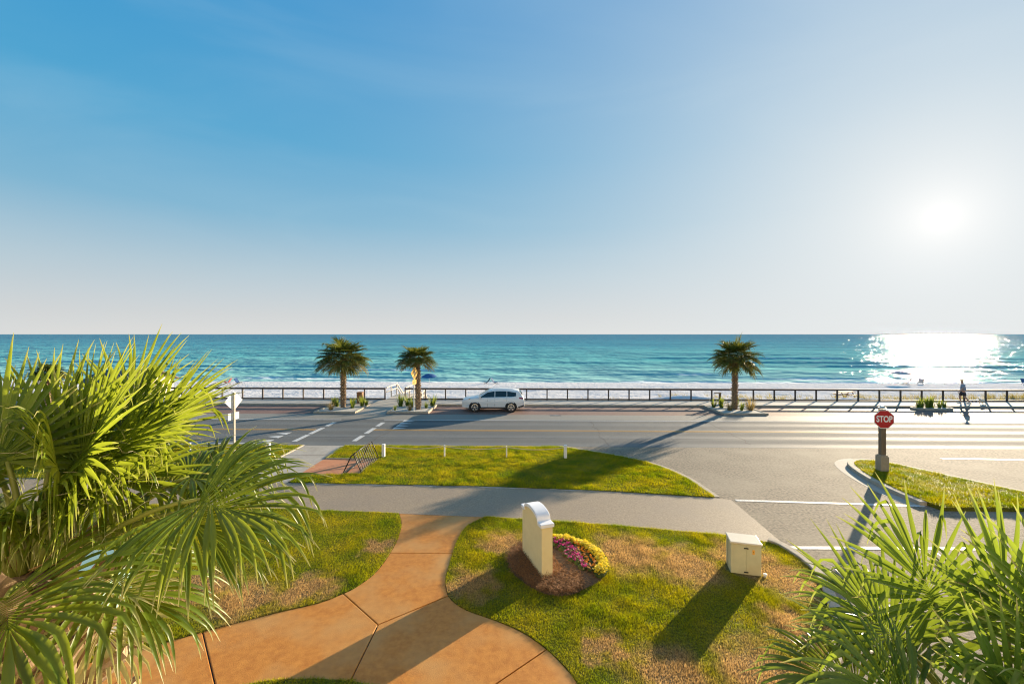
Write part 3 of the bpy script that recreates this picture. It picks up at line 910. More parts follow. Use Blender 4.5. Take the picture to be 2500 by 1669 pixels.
paint('edge_line', rect(-300, -12.65, 29.02, 29.16))
paint('edge_line', rect(-9.6, 300, 29.02, 29.16))
for yy in (25.86, 26.06):
    paint('centre_line', rect(-300, -12.95, yy, yy + 0.10), 'yellow')
    paint('centre_line', rect(-9.25, 300, yy, yy + 0.10), 'yellow')
paint('edge_line', rect(-300, -14.6, 22.62, 22.74))
for x0 in (-12.85, -9.52):
    for (a, b) in ((27.0, 28.2), (24.85, 26.5), (23.1, 24.65)) if x0 < -11 else ((27.05, 28.2), (25.05, 26.5), (23.25, 24.55)):
        paint('crosswalk_dash', rect(x0, x0 + 0.28, a, b))
for y in (24.97, 24.15, 23.2):
    paint('yield_triangle', [(-14.05, y - 0.3), (-14.05, y + 0.3), (-14.85, y)])
for y in (28.7, 27.95, 27.2, 26.5):
    paint('yield_triangle', [(-8.15, y - 0.28), (-7.35, y), (-8.15, y + 0.28)])
paint('driveway_line', [(7.75, 15.2), (14.1, 14.83), (14.1, 14.98), (7.75, 15.36)], z=0.006)
paint('driveway_line', [(7.55, 11.84), (13.2, 11.9), (13.2, 12.05), (7.55, 12.0)], z=0.006)
paint('stop_line', [(20.3, 20.55), (27, 20.3), (27, 20.5), (20.3, 20.72)], z=0.006)
paint('seam', [(7.4, 10.05), (16, 10.2), (16, 10.225), (7.4, 10.075)], 'joint', z=0.003)

rgc = random.Random(4)
for (x, y0, y1) in ((-8.3, 22.5, 28.9), (4.6, 22.6, 29.0), (12.5, 23.0, 28.8), (-22.0, 22.5, 28.7), (23.0, 22.5, 28.9)):
    pts = [(x + rgc.uniform(-0.15, 0.15) + 0.03 * (y0 + (y1 - y0) * k / 14 - y0), y0 + (y1 - y0) * k / 14) for k in range(15)]
    struct(strip('road_crack', pts, 0.02, 0.0005, 0.004, 'joint'))
struct(strip('road_crack', [(-30 + 2.1 * k, 24.15 + rgc.uniform(-0.03, 0.03)) for k in range(40)], 0.018, 0.0005, 0.0035, 'joint'))
# pale sand blown against the lawn edge on the footpath
for (a, b) in ((-8.6, -7.4), (-7.0, -4.9), (-4.3, -3.2), (-2.6, 0.4), (1.1, 3.0)):
    pu, pl_ = [], []
    for k in range(17):
        x = a + (b - a) * k / 16
        yb = float(np.interp(x, [p[0] for p in walk_up], [p[1] for p in walk_up]))
        wv = 0.10 * math.sin(math.pi * k / 16) * rgc.uniform(0.3, 1.0) + 0.004
        pu.append((x, yb + 0.01))
        pl_.append((x, yb - wv))
    struct(slab('sand_drift', pl_ + pu[::-1], 0.008, 0.018, 'bedsand'))

# sloping crossing landing between the two left planters
MB().add([(-12.5, 31.1, 0.006), (-10.2, 31.1, 0.006), (-10.2, 34.79, 0.154), (-12.5, 34.79, 0.154), (-12.5, 37.3, 0.155), (-10.2, 37.3, 0.155),
          (-12.5, 31.1, -0.04), (-10.2, 31.1, -0.04), (-10.2, 37.3, -0.04), (-12.5, 37.3, -0.04)],
         [(0, 1, 2, 3), (3, 2, 5, 4), (6, 7, 1, 0), (7, 8, 5, 2, 1), (8, 9, 4, 5), (9, 6, 0, 3, 4), (9, 8, 7, 6)]).build('crossing_landing', 'concrete')
struct(bpy.data.objects['crossing_landing'])

# ------------------------------------------------------------------ beach and sea
bx = np.linspace(-1, 1, 260)
by = np.concatenate([np.linspace(37.4, 72, 130), np.linspace(73, 110, 12)])
X, Y = np.meshgrid(bx, by)
X = X * (Y * 1.6 + 60)
zb = np.interp(Y, [37.4, 40, 48, 60, 66, 72, 110], [-0.75, -0.85, -1.05, -1.35, -1.65, -2.1, -5])
shore_y = 64.3 + 0.02 * np.abs(X) + 0.8 * np.sin(X * 0.07) + 0.5 * np.sin(X * 0.21 + 1)
near = np.clip((62 - Y) / 6, 0, 1)
zb = zb + near * (0.16 * (vnoise(X * 1.1 + 90, Y * 1.5, 3) - 0.5) + 0.22 * (vnoise(X * 0.3 + 70, Y * 0.4, 4) - 0.5))
zb += np.clip((X - 6) / 10, 0, 1) * np.exp(-((Y - 42) / 3) ** 2) * (0.25 + 0.5 * vnoise(X * 0.35 + 99, Y * 0.35, 9))
idx = np.arange(len(by) * len(bx)).reshape(len(by), len(bx))
F = np.stack([idx[:-1, :-1], idx[:-1, 1:], idx[1:, 1:], idx[1:, :-1]], -1).reshape(-1, 4)
struct(np_mesh('beach', np.stack([X, Y, zb], -1).reshape(-1, 3), [F], 'sand', smooth=True))

sy = np.concatenate([np.arange(58, 150, 0.35), 150 * 1.012 ** np.arange(0, 445)])
sxn = np.linspace(-1, 1, 330)
X, Y = np.meshgrid(sxn, sy)
X = X * (Y * 1.5 + 40)
SEA = -1.72
zw = np.full_like(X, SEA)
foam = np.zeros_like(X)
crests = [(68.5, 0.10, 0.8, 5), (73.5, 0.22, 1.0, 6), (80, 0.26, 1.3, 7), (88, 0.3, 1.5, 8), (99, 0.42, 1.7, 9), (112, 0.5, 2.0, 10), (131, 0.5, 2.4, 12), (158, 0.4, 3.0, 13)]
for i, (yc, amp, wd, sd) in enumerate(crests):
    line = yc + 2.5 * (vnoise(X * 0.03 + 50, Y * 0, 20 + i) - 0.5) + 0.9 * (vnoise(X * 0.13 + 80, Y * 0, 40 + i) - 0.5)
    mod = np.clip((vnoise(X * 0.035 + 30 + 7 * i, Y * 0 + 3, 60 + i) - 0.35) * 3, 0, 1)
    u = (Y - line) / wd
    h = np.where(u < 0, np.exp(-(u / 0.55) ** 2), np.exp(-(u / 1.4) ** 2))
    zw += amp * mod * h
    brk = np.clip((vnoise(X * 0.06 + 11 * i + 30, Y * 0 + 8, 80 + i) - 0.55) * 5, 0, 1)
    foam += 0.5 * brk * mod * np.where((u < 0.1) & (u > -1.2), 1, 0) * np.exp(-(u + 0.3) ** 2)
    foam += (0.40 - 0.03 * i) * np.exp(-((u + 2.2) / 1.6) ** 2) * mod * np.clip((105 - yc) / 30, 0, 1)
zw += 0.05 * (vnoise(X * 0.25 + 99, Y * 0.6, 30) - 0.5) * 2
foam += 0.55 * np.exp(-((Y - shore_y.mean() - 0.8) / 1.5) ** 2)
foam += 0.22 * np.exp(-((Y - 72) / 6.0) ** 2)
foam = np.clip(foam, 0, 0.75)
idx = np.arange(len(sy) * len(sxn)).reshape(len(sy), len(sxn))
F = np.stack([idx[:-1, :-1], idx[:-1, 1:], idx[1:, 1:], idx[1:, :-1]], -1).reshape(-1, 4)
struct(np_mesh('sea', np.stack([X, Y, zw], -1).reshape(-1, 3), [F], 'sea', {'foam': foam.ravel()}, smooth=True))


# ------------------------------------------------------------------ grass blades (stuff)
def grass(name, poly, dens, z, hmin, hmax, wid, bounds, label, seed, avoid=()):
    rg = np.random.default_rng(seed)
    x0, x1, y0, y1 = bounds
    n = int((x1 - x0) * (y1 - y0) * dens)
    x, y = rg.uniform(x0, x1, n), rg.uniform(y0, y1, n)
    ok = in_poly(x, y, poly)
    if poly is lawns['right']:
        ok &= ~in_poly(x, y, bedp)
    for (ax, ay, rx, ry, ang) in avoid:
        ca, sa = math.cos(ang), math.sin(ang)
        dx, dy = x - ax, y - ay
        ok &= (((dx * ca + dy * sa) / rx) ** 2 + ((-dx * sa + dy * ca) / ry) ** 2) > 1
    x, y = x[ok], y[ok]
    # ragged fringe spilling over the lawn edge
    for i in range(len(poly)):
        p, q = np.array(poly[i][:2]), np.array(poly[(i + 1) % len(poly)][:2])
        m = int(np.linalg.norm(q - p) * 130)
        t = rg.random(m)
        ex, ey = p[0] + (q[0] - p[0]) * t, p[1] + (q[1] - p[1]) * t
        keep = (ex > x0) & (ex < x1) & (ey > y0) & (ey < y1) & (vnoise(ex * 4 + 60, ey * 4 + 60, seed + 5) > 0.35)
        x = np.concatenate([x, ex[keep] + rg.normal(0, 0.016, keep.sum())])
        y = np.concatenate([y, ey[keep] + rg.normal(0, 0.016, keep.sum())])
    n = len(x)
    lump = 0.55 + 0.9 * vnoise(x * 3.3 + 60, y * 3.3 + 60, seed + 1) * vnoise(x * 0.9 + 60, y * 0.9 + 60, seed + 2) * 1.7
    h = rg.uniform(hmin, hmax, n) * lump
    th = rg.uniform(0, 2 * math.pi, n)
    ln = rg.uniform(0.1, 0.9, n) * h
    la = rg.uniform(0, 2 * math.pi, n)
    w = wid * rg.uniform(0.6, 1.3, n)
    a = np.stack([x - np.cos(th) * w, y - np.sin(th) * w, np.full(n, z - 0.005)], -1)
    b = np.stack([x + np.cos(th) * w, y + np.sin(th) * w, np.full(n, z - 0.005)], -1)
    c = np.stack([x + np.cos(la) * ln, y + np.sin(la) * ln, z + h], -1)
    V = np.stack([a, b, c], 1).reshape(-1, 3)
    o = np_mesh(name, V, [np.arange(3 * n).reshape(-1, 3)], 'blade')
    return tag(o, label, 'grass', kind='stuff')


bedp = smooth_line([(0.0, 11.9), (-0.36, 11.3), (-0.24, 10.5), (0.06, 10.04), (0.42, 9.68), (0.80, 9.55), (1.16, 9.60), (1.5, 9.83), (1.9, 10.12), (2.15, 10.5), (2.16, 10.95), (2.0, 11.35), (1.7, 11.72), (1.3, 11.97), (0.8, 12.08), (0.35, 12.05), (0.0, 11.9)], 3)[:-1]
grass('lawn_grass', lawns['right'], 6000, LZ, 0.022, 0.06, 0.004, (-2, 7.5, 6.2, 13.8), 'green and straw coloured mown grass around the white capped monument', 1, ((5.6, 10.7, 0.42, 0.38, 0),))
grass('lawn_grass', lawns['left'], 4600, LZ, 0.022, 0.06, 0.0045, (-13, -3.4, 6.6, 15), 'mown grass left of the orange path behind the palm', 2)
grass('lawn_grass', lawns['mid'], 2600, LZ, 0.03, 0.08, 0.006, (-9.6, 7.3, 15.3, 22.4), 'mown grass between the grey footpath and the road', 3)
grass('lawn_grass', lawns['midleft'], 1700, LZ, 0.03, 0.08, 0.006, (-26, -11.7, 16.7, 22.4), 'mown grass by the road left of the concrete ramp', 4)
grass('lawn_grass', lawns['island'], 1700, 0.13, 0.03, 0.075, 0.007, (14, 20, 14.4, 20), 'mown grass on the kerbed island under the stop sign', 5)
grass('lawn_grass', lawns['bottom'], 4200, 0.045, 0.02, 0.05, 0.0045, (-7, -0.6, 6.2, 7.3), 'sliver of grass at the near edge of the orange path', 6)


# ------------------------------------------------------------------ palms
def unit(v):
    return v / (np.linalg.norm(v) + 1e-9)


def blade_geo(hinge, d, n, Rb, nseg, spread, droop, nsec, rg, break_p=0.25, dead=0.0, cup=0.22, wmul=1.0):
    """one costapalmate fan: folded, tapering segments that hang at the tips"""
    d = unit(d)
    n = unit(n - d * np.dot(n, d))
    sd = np.cross(n, d)
    V, A, Q = [], [], []
    da = 2 * spread / (nseg - 1)
    down = np.array([0, 0, -1.0])
    for k in range(nseg):
        a = spread * (2 * k / (nseg - 1) - 1)
        frac = 1 - abs(a) / spread
        base = hinge + d * 0.22 * Rb * frac ** 1.5 + down * 0.05 * Rb * frac * droop
        d0 = unit(math.cos(a) * d + math.sin(a) * sd + n * cup * abs(math.sin(a)) + rg.normal(0, 0.03, 3))
        L = Rb * (0.66 + 0.30 * math.cos(a * 0.6)) * rg.uniform(0.88, 1.06) * (1 - 0.12 * frac ** 1.5)
        dr = droop * rg.uniform(0.6, 1.35)
        brk = rg.uniform(0.42, 0.8) if rg.random() < break_p else 9
        col = rg.uniform(0, 1) ** 1.3
        tw_ = rg.normal(0, 0.16)
        if rg.random() < 0.05:
            L *= rg.uniform(0.4, 0.75)
        o = len(V)
        p = base.copy()
        for i in range(nsec + 1):
            t = i / nsec
            g = dr * (max(0, t - 0.22) / 0.78) ** 1.5
            if t > brk:
                g += 3.2 * (t - brk) / (1 - brk) + 0.7
            dt = unit(d0 + down * g + sd * tw_ * t * t)
            hw = max(0.0035, t * L * math.tan(da / 2) * 1.05) if t < 0.46 else 0.46 * L * math.tan(da / 2) * 1.05 * max(0.02, (1 - (t - 0.46) / 0.54)) ** 0.75
            hw *= wmul
            nn = unit(n - dt * np.dot(n, dt) + 1e-4)
            ss = np.cross(nn, dt)
            fold = 0.55 * hw
            V += [p - ss * hw + nn * fold, p.copy(), p + ss * hw + nn * fold]
            A += [(col, t, dead, 1)] * 3
            if i < nsec:
                q = o + 3 * i
                Q += [(q, q + 1, q + 4, q + 3), (q + 1, q + 2, q + 5, q + 4)]
            p = p + dt * L / nsec
    return V, A, Q


def petiole_pts(p0, hinge, sag, n=7):
    out = []
    for i in range(n):
        t = i / (n - 1)
        q = p0 * (1 - t) + hinge * t
        q = q + np.array([0, 0, 1.0]) * sag * 4 * t * (1 - t) * np.linalg.norm(hinge - p0)
        out.append(q)
    return out


def frond(parent, p0, hinge, Rb, nseg, droop, mat, rg, nsec=9, spread=R(118), bdir=None, nrm=None, dead=0.0, break_p=0.25, with_petiole=True, pr=0.017, cup=0.22, name='frond', wmul=1.0):
    p0, hinge = np.array(p0, float), np.array(hinge, float)
    pts = petiole_pts(p0, hinge, 0.10)
    d = unit(pts[-1] - pts[-2]) if bdir is None else unit(np.array(bdir, float))
    if nrm is None:
        n = np.array([0, 0, 1.0])
        if abs(d[2]) > 0.85:
            n = n - 0.9 * unit(np.array([hinge[0] - p0[0], hinge[1] - p0[1], 0]) + 1e-6)
    else:
        n = np.array(nrm, float)
    V, A, Q = blade_geo(hinge, d, n, Rb, nseg, spread, droop, nsec, rg, break_p, dead, cup, wmul)
    if not with_petiole:
        mbp = MB().tube([tuple(p) for p in pts[::2]], [pr, pr * .9, pr * .8, pr * .7][:len(pts[::2])], n=4)
        o_ = len(V)
        V = V + [np.array(v) for v in mbp.v]
        A = A + [(0.8, 0.2, dead, 1)] * len(mbp.v)
        quads = [tuple(i + o_ for i in f) for f in mbp.f if len(f) == 4]
        Q = Q + quads
    ob = np_mesh(name, np.array(V), [np.array(Q)], mat, {'lf': np.array(A)}, parent=parent, smooth=False)
    if with_petiole:
        k = len(pts)
        MB().tube([tuple(p) for p in pts], [pr * (1.5 - 0.8 * i / (k - 1)) for i in range(k)], n=6).build('petiole', 'petiole', ob, smooth=True)
    return ob


def far_palm(loc, crown_z, rad, seed, label, lean=(0, 0), nf=46, e0=68, e1=92, side=0.0):
    rg = np.random.default_rng(seed)
    root = empty('palm_tree', loc, 0, label, 'palm tree', 'palm trees in the road planters')
    H = crown_z - loc[2]
    tw = MB()
    npt = 12
    pts = [(lean[0] * (i / npt) ** 2, lean[1] * (i / npt) ** 2, H * i / npt) for i in range(npt + 1)]
    tw.tube(pts, [0.20 - 0.035 * min(1, i / 3) + 0.02 * (i > 9) for i in range(npt + 1)], n=12)
    # old leaf bases: rows of short upturned wedges around the stem
    rows = int(H / 0.12)
    for r_ in range(1, rows):
        t = r_ / rows
        if t > 0.97:
            continue
        ccx, ccy = lean[0] * t * t, lean[1] * t * t
        for k in range(6):
            th = 2 * math.pi * (k + 0.5 * (r_ % 2)) / 6 + rg.uniform(-0.15, 0.15)
            e = Vector((math.cos(th), math.sin(th), 0))
            s_ = Vector((-math.sin(th), math.cos(th), 0))
            c0 = Vector((ccx, ccy, H * t)) + e * 0.15
            tip = c0 + e * rg.uniform(0.09, 0.17) + Vector((0, 0, rg.uniform(0.10, 0.20)))
            tw.add([c0 - s_ * 0.07, c0 + s_ * 0.07, tip + s_ * 0.03, tip - s_ * 0.03, c0 + Vector((0, 0, 0.11)) - s_ * 0.04, c0 + Vector((0, 0, 0.11)) + s_ * 0.04],
                   [(0, 1, 2, 3), (3, 2, 5, 4), (0, 3, 4), (1, 5, 2)], 1)
    tw.build('trunk', ['bark', 'bootm'], root)
    top = np.array([lean[0], lean[1], H - 0.05])
    for i in range(nf):
        az = i * 2.39996 + rg.uniform(-0.2, 0.2)
        q = (i + 0.5) / nf
        el = R(e0) - q ** 0.8 * R(e1) + rg.uniform(-0.16, 0.16)
        pl = rad * (0.38 + 0.14 * q) * rg.uniform(0.8, 1.2) * (1 + side * math.cos(az))
        dv = np.array([math.cos(az) * math.cos(el), math.sin(az) * math.cos(el), math.sin(el)])
        dead = 0.75 if (q > 0.88 and rg.random() < 0.7) else (0.25 if q > 0.75 else 0)
        frond(root, top + dv * 0.08, top + dv * pl, rad * 0.58 * rg.uniform(0.9, 1.1), 26, 0.5 + 1.1 * q, 'leafF', rg, nsec=4, spread=R(120), break_p=0.1, dead=dead, with_petiole=False, pr=0.014, cup=0.3, wmul=1.25)
    return root


far_palm((-14.36, 33.4, 0.12), 4.10, 2.15, 21, 'tallest road palm with lopsided crown, left of the beach crossing beside the wooden bin', (0.05, 0), nf=46, e0=66, e1=94, side=-0.12)
far_palm((-8.07, 32.6, 0.12), 4.02, 1.6, 22, 'small road palm behind the yellow pedestrian sign', (-0.12, 0), nf=44, e0=62, e1=80)
far_palm((16.75, 33.16, 0.12), 4.2, 1.95, 23, 'lone road palm standing right of the white car', (0.02, 0), nf=48, e0=74, e1=108, side=0.06)
far_palm((-38.3, 33.0, 0.12), 2.75, 1.3, 24, 'road palm at far left glimpsed through the big fronds')

# near palm at the left: trunk with split leaf bases, fibre and hand placed fronds
rgL = np.random.default_rng(5)
LPX, LPY, LPZ = -3.02, 2.52, 4.52
nearL = empty('palm_tree', (LPX, LPY, 0), 0, 'big sunlit fan palm filling the left edge in front of the lawn', 'palm tree', 'fan palms close to the balcony')
TB = MB()
TB.tube([(0, 0, 0.0), (0, 0, 1.5), (0, 0, 3.0), (0, 0, 4.1), (0, 0, LPZ)], [0.24, 0.19, 0.19, 0.19, 0.12], n=14)
trunkL = TB.build('trunk', 'bark', nearL, smooth=True)


def boot_mesh(seed):
    rg = np.random.default_rng(seed)
    b = MB()
    n = 5
    vs, fs = [], []
    Lb = 0.36 * rg.uniform(0.8, 1.15)
    for i in range(n + 1):
        t = i / n
        x = 0.02 + Lb * (0.55 * t + 0.15 * t * t)
        z = Lb * 0.75 * t
        w = 0.085 * (1 - 0.62 * t) + 0.004 * rg.normal()
        th_ = 0.032 * (1 - 0.5 * t)
        vs += [(x, -w, z + 0.02), (x + th_, 0, z - 0.03), (x, w, z + 0.02), (x - th_ * 0.4, 0, z + 0.03)]
    for i in range(n):
        for k in range(4):
            k2 = (k + 1) % 4
            fs.append((4 * i + k, 4 * i + k2, 4 * i + 4 + k2, 4 * i + 4 + k))
    fs += [(0, 1, 2, 3), tuple(4 * n + k for k in (3, 2, 1, 0))]
    b.add(vs, fs)
    return b.build('leaf_base', 'bootm', mesh_only=True)


boots = [boot_mesh(s) for s in range(4)]
for i in range(66):
    z = 2.6 + i * 0.0275
    th = i * 2.4
    link_mesh('leaf_base', boots[i % 4], trunkL, (0.14 * math.cos(th), 0.14 * math.sin(th), z),
              (rgL.uniform(-0.15, 0.15), rgL.uniform(-0.1, 0.25), th), (1.15, 1.15, 1.1))
fb = MB()
for i in range(420):
    th, z = rgL.uniform(0, 6.28), rgL.uniform(3.3, 4.75)
    rr = rgL.uniform(0.14, 0.30)
    p = Vector((rr * math.cos(th), rr * math.sin(th), z))
    q = p + Vector((rgL.normal(0, 0.09), rgL.normal(0, 0.09), rgL.normal(0, 0.07)))
    mid = (p + q) / 2 + Vector((0, 0, 0.03))
    s_ = Vector((rgL.normal(), rgL.normal(), rgL.normal())).normalized() * 0.0035
    fb.add([p - s_, p + s_, mid + s_, mid - s_, q], [(0, 1, 2, 3), (3, 2, 4)])
tag(fb.build('fibre', 'fibre', nearL), kind='stuff')

C0 = np.array([0, 0, LPZ])
specL = [  # hinge offset from the crown (right, away, up), blade direction or None, normal, radius, droop
    ((0.96, 0.12, 0.42), (1.0, 0.02, -0.12), (0.1, -0.38, 0.92), 0.86, 0.95, 0.45),
    ((0.80, 0.75, 0.52), (0.9, 0.5, 0.15), (0, -0.3, 1), 0.75, 0.8, 0.25),
    ((0.36, -0.42, 0.12), (0.75, -0.55, -0.15), (0, -0.25, 1), 0.86, 1.25, 0.35),
    ((0.22, 0.30, 0.82), (0.28, 0.25, 1.0), (-0.4, -1, 0.35), 0.86, 0.12, 0.08),
    ((0.45, 0.40, 0.78), (0.80, 0.25, 0.75), (-0.5, -0.9, 0.6), 0.82, 0.18, 0.12),
    ((0.38, 0.30, 0.55), (1.0, 0.3, 0.30), (-0.2, -0.9, 0.7), 0.76, 0.35, 0.15),
    ((-0.12, 0.25, 0.80), (-0.1, 0.2, 1.0), (0.1, -1, 0.2), 0.84, 0.10, 0.08),
    ((-0.45, 0.2, 0.70), (-0.6, 0.1, 0.9), (0.4, -0.9, 0.3), 0.82, 0.12, 0.1),
    ((0.10, 0.10, 0.72), (0.25, -0.35, 0.75), (0, -0.9, 0.8), 0.75, 1.6, 0.6),
    ((-0.15, -0.1, 0.62), (-0.2, -0.6, 0.5), (0, -0.6, 1), 0.76, 1.9, 0.7),
    ((0.25, 0.05, 0.62), (0.6, -0.2, 0.35), (0, -0.5, 1), 0.74, 1.7, 0.65),
    ((0.62, 0.45, 0.45), (0.7, 0.5, 0.0), (0, -0.2, 1), 0.70, 1.5, 0.4),
    ((-0.55, -0.15, 0.45), (-0.9, -0.3, 0.2), (0, -0.2, 1), 0.78, 1.2, 0.4),
    ((-0.2, 0.75, 0.5), (-0.2, 0.9, 0.4), (0, 0, 1), 0.78, 0.8, 0.3),
    ((0.25, 0.85, 0.75), (0.25, 0.8, 0.7), (0, -0.6, 0.8), 0.80, 0.45, 0.2),
    ((0.08, 0.55, 0.95), (0.1, 0.4, 1.0), (0, -1, 0.3), 0.80, 0.15, 0.1),
    ((0.42, 0.62, 0.85), (0.55, 0.45, 0.8), (-0.3, -0.9, 0.5), 0.80, 0.2, 0.1),
    ((0.55, -0.05, 0.02), (0.8, 0.1, -0.5), (0.3, -0.1, 1), 0.72, 1.6, 0.3),
    ((0.70, 0.25, 0.28), (0.9, 0.1, -0.35), (0.25, -0.35, 1), 0.80, 1.2, 0.40),
    ((0.05, 0.05, 0.50), (0.2, -0.7, 0.3), (0, -0.6, 1), 0.74, 2.2, 0.75),
    ((0.40, 0.22, 0.52), (0.5, -0.45, 0.2), (0.1, -0.6, 1), 0.76, 2.0, 0.7),
    ((-0.25, -0.05, 0.35), (-0.3, -0.7, 0.2), (0, -0.5, 1), 0.74, 2.0, 0.7),
    ((0.40, 0.10, 0.75), (0.55, 0.05, 0.9), (-0.4, -1, 0.45), 0.90, 0.15, 0.12),
    ((-0.25, 0.10, 0.78), (-0.3, 0.05, 1.0), (0.2, -1, 0.25), 0.88, 0.12, 0.1),
    ((0.36, 0.20, 0.68), (0.95, 0.15, 0.60), (-0.4, -1, 0.6), 0.78, 0.25, 0.15),
    ((0.30, 0.5, 0.35), (0.5, 0.6, 0.1), (0, -0.2, 1), 0.76, 1.6, 0.4),
]
for (h, bd, nr, rb, dr, bp) in specL:
    h = np.array(h)
    if h[2] >= 0.5:
        h = h - np.array([0.25 if h[0] > 0.2 else 0.04, 0, 0.12])
        rb *= 0.90
    frond(nearL, C0 + 0.10 * unit(h) - np.array([0, 0, 0.08]), C0 + h, rb, 40, dr, 'leafL', rgL, bdir=bd, nrm=nr, break_p=bp, nsec=10, wmul=1.12, spread=R(104) if h[0] > 0.6 else R(118))
for (h, bd) in (((0.30, 0.10, -0.30), (0.35, 0.1, -1.0)), ((-0.15, -0.30, -0.35), (-0.2, -0.3, -1.0)), ((0.10, 0.40, -0.25), (0.2, 0.5, -0.8))):
    h = np.array(h)
    frond(nearL, C0 + 0.12 * unit(h) - np.array([0, 0, 0.15]), C0 + h, 0.6, 30, 1.2, 'leafL', rgL, bdir=bd, nrm=(0.6, -0.6, 0.3), break_p=0.6, nsec=8, dead=0.85, wmul=0.8)
# curly threads shed from the blade edges
th_ = MB()
for i in range(80):
    p = Vector((rgL.uniform(-0.3, 0.85), rgL.uniform(-0.1, 0.6), LPZ + rgL.uniform(0.25, 0.75)))
    dv = Vector((rgL.normal(), rgL.normal() * 0.5, rgL.normal())).normalized()
    pts = [p]
    for k in range(5):
        dv = (dv + Vector((rgL.normal(), rgL.normal(), rgL.normal() - 0.7)) * 0.35).normalized()
        pts.append(pts[-1] + dv * 0.04)
    for a, b in zip(pts, pts[1:]):
        s_ = (b - a).cross(Vector((0, 1, 0.1))).normalized() * 0.0008
        th_.add([a - s_, a + s_, b + s_, b - s_], [(0, 1, 2, 3)])
tag(th_.build('leaf_thread', 'rope', nearL), kind='stuff')

# near palm at the right, its stem below the picture
rgR = np.random.default_rng(9)
RPX, RPY, RPZ = 3.10, 2.70, 3.17
nearR = empty('palm_tree', (RPX, RPY, 0), 0, 'blue green fan palm crown in the lower right corner', 'palm tree', 'fan palms close to the balcony')
MB().tube([(0, 0, 0.0), (0, 0, 1.5), (0, 0, 3.0), (0, 0, RPZ)], [0.24, 0.19, 0.19, 0.13], n=14).build('trunk', 'bark', nearR, smooth=True)
C1 = np.array([0, 0, RPZ])
specR = [
    ((-0.12, -0.15, 0.42), (-0.35, 0.1, 1.0), (-0.1, -1, 0.35), 0.84, 0.25, 0.25),
    ((-0.60, 0.00, 0.48), (-0.95, 0.05, 0.45), (0.1, -0.6, 0.9), 0.86, 0.9, 0.3),
    ((-0.55, -0.25, 0.30), (-0.9, -0.2, 0.1), (0, -0.3, 1), 0.80, 1.4, 0.4),
    ((-0.25, -0.35, 0.35), (-0.4, -0.6, 0.3), (0, -0.5, 1), 0.80, 1.9, 0.5),
    ((-0.40, 0.35, 0.62), (-0.6, 0.4, 0.85), (0.2, -0.9, 0.5), 0.84, 0.25, 0.2),
    ((-0.05, 0.45, 0.85), (-0.15, 0.4, 1.0), (0, -1, 0.4), 0.86, 0.2, 0.2),
    ((0.30, 0.30, 0.80), (0.15, 0.2, 1.0), (0, -1, 0.2), 0.90, 0.15, 0.15),
    ((0.45, 0.05, 0.65), (0.4, 0.1, 1.0), (-0.2, -1, 0.2), 0.88, 0.2, 0.2),
    ((0.15, -0.15, 0.60), (0.2, -0.1, 0.9), (0, -1, 0.5), 0.80, 1.3, 0.5),
    ((0.55, -0.2, 0.4), (0.8, -0.2, 0.4), (-0.2, -0.7, 0.8), 0.80, 1.3, 0.4),
    ((0.1, -0.5, 0.2), (0.1, -0.9, 0.1), (0, -0.3, 1), 0.78, 1.6, 0.4),
    ((-0.15, 0.7, 0.5), (-0.2, 0.9, 0.35), (0, -0.2, 1), 0.8, 1.0, 0.3),
    ((0.45, 0.6, 0.55), (0.5, 0.7, 0.5), (0, -0.4, 1), 0.8, 0.9, 0.3),
    ((-0.6, 0.45, 0.25), (-0.8, 0.5, 0.0), (0, -0.2, 1), 0.78, 1.3, 0.3),
    ((-0.35, -0.1, 0.1), (-0.8, -0.1, -0.4), (-0.2, -0.2, 1), 0.74, 1.6, 0.4),
    ((0.25, 0.1, 0.55), (0.0, -0.3, 0.8), (0, -0.9, 0.5), 0.78, 1.9, 0.7),
    ((-0.10, -0.25, 0.62), (-0.2, -0.5, 0.5), (0, -0.6, 1), 0.80, 1.9, 0.6),
    ((0.30, -0.25, 0.62), (0.4, -0.4, 0.5), (0, -0.6, 1), 0.80, 1.7, 0.55),
    ((0.50, 0.20, 0.85), (0.5, 0.0, 0.9), (-0.2, -1, 0.3), 0.90, 0.3, 0.25),
    ((-0.2, 0.45, 0.40), (-0.4, 0.6, 0.2), (0, -0.2, 1), 0.80, 1.4, 0.3),
]
for (h, bd, nr, rb, dr, bp) in specR:
    h = np.array(h)
    frond(nearR, C1 + 0.10 * unit(h) - np.array([0, 0, 0.06]), C1 + h, rb, 38, dr, 'leafR', rgR, bdir=bd, nrm=nr, break_p=bp, nsec=10, wmul=1.12)

# ------------------------------------------------------------------ unseen apartment house behind the viewpoint, added to bounce warm light onto shaded sides
ah = empty('unseen_bounce_building', (0, -2.6, 0), 0, 'unseen cream stucco apartment house behind the viewpoint, added for its bounce light', 'building')
MB().box((0, -5.0, 6.5), (44, 10, 13.0)).build('wall', 'housewall', ah)
MB().box((0, -5.0, 13.2), (45, 11, 0.4)).build('roof', 'white', ah)
wm_ = MB().box((0, 0.02, 0), (1.5, 0.06, 1.3)).build('window', 'glass', mesh_only=True)
wf_ = MB().box((0, 0.03, -0.7), (1.7, 0.12, 0.10)).box((0, 0.03, 0.7), (1.7, 0.10, 0.10)).box((-0.8, 0.03, 0), (0.10, 0.10, 1.3)).box((0.8, 0.03, 0), (0.10, 0.10, 1.3)).build('frame', 'white', mesh_only=True)
for fl in range(4):
    for k in range(9):
        w_ = link_mesh('window', wm_, ah, (-19 + 4.75 * k, 0, 1.8 + 3.1 * fl))
        link_mesh('frame', wf_, w_)
    MB().box((0, 0.04, 3.2 + 3.1 * fl), (44.1, 0.12, 0.18)).build('string_course', 'white', ah)


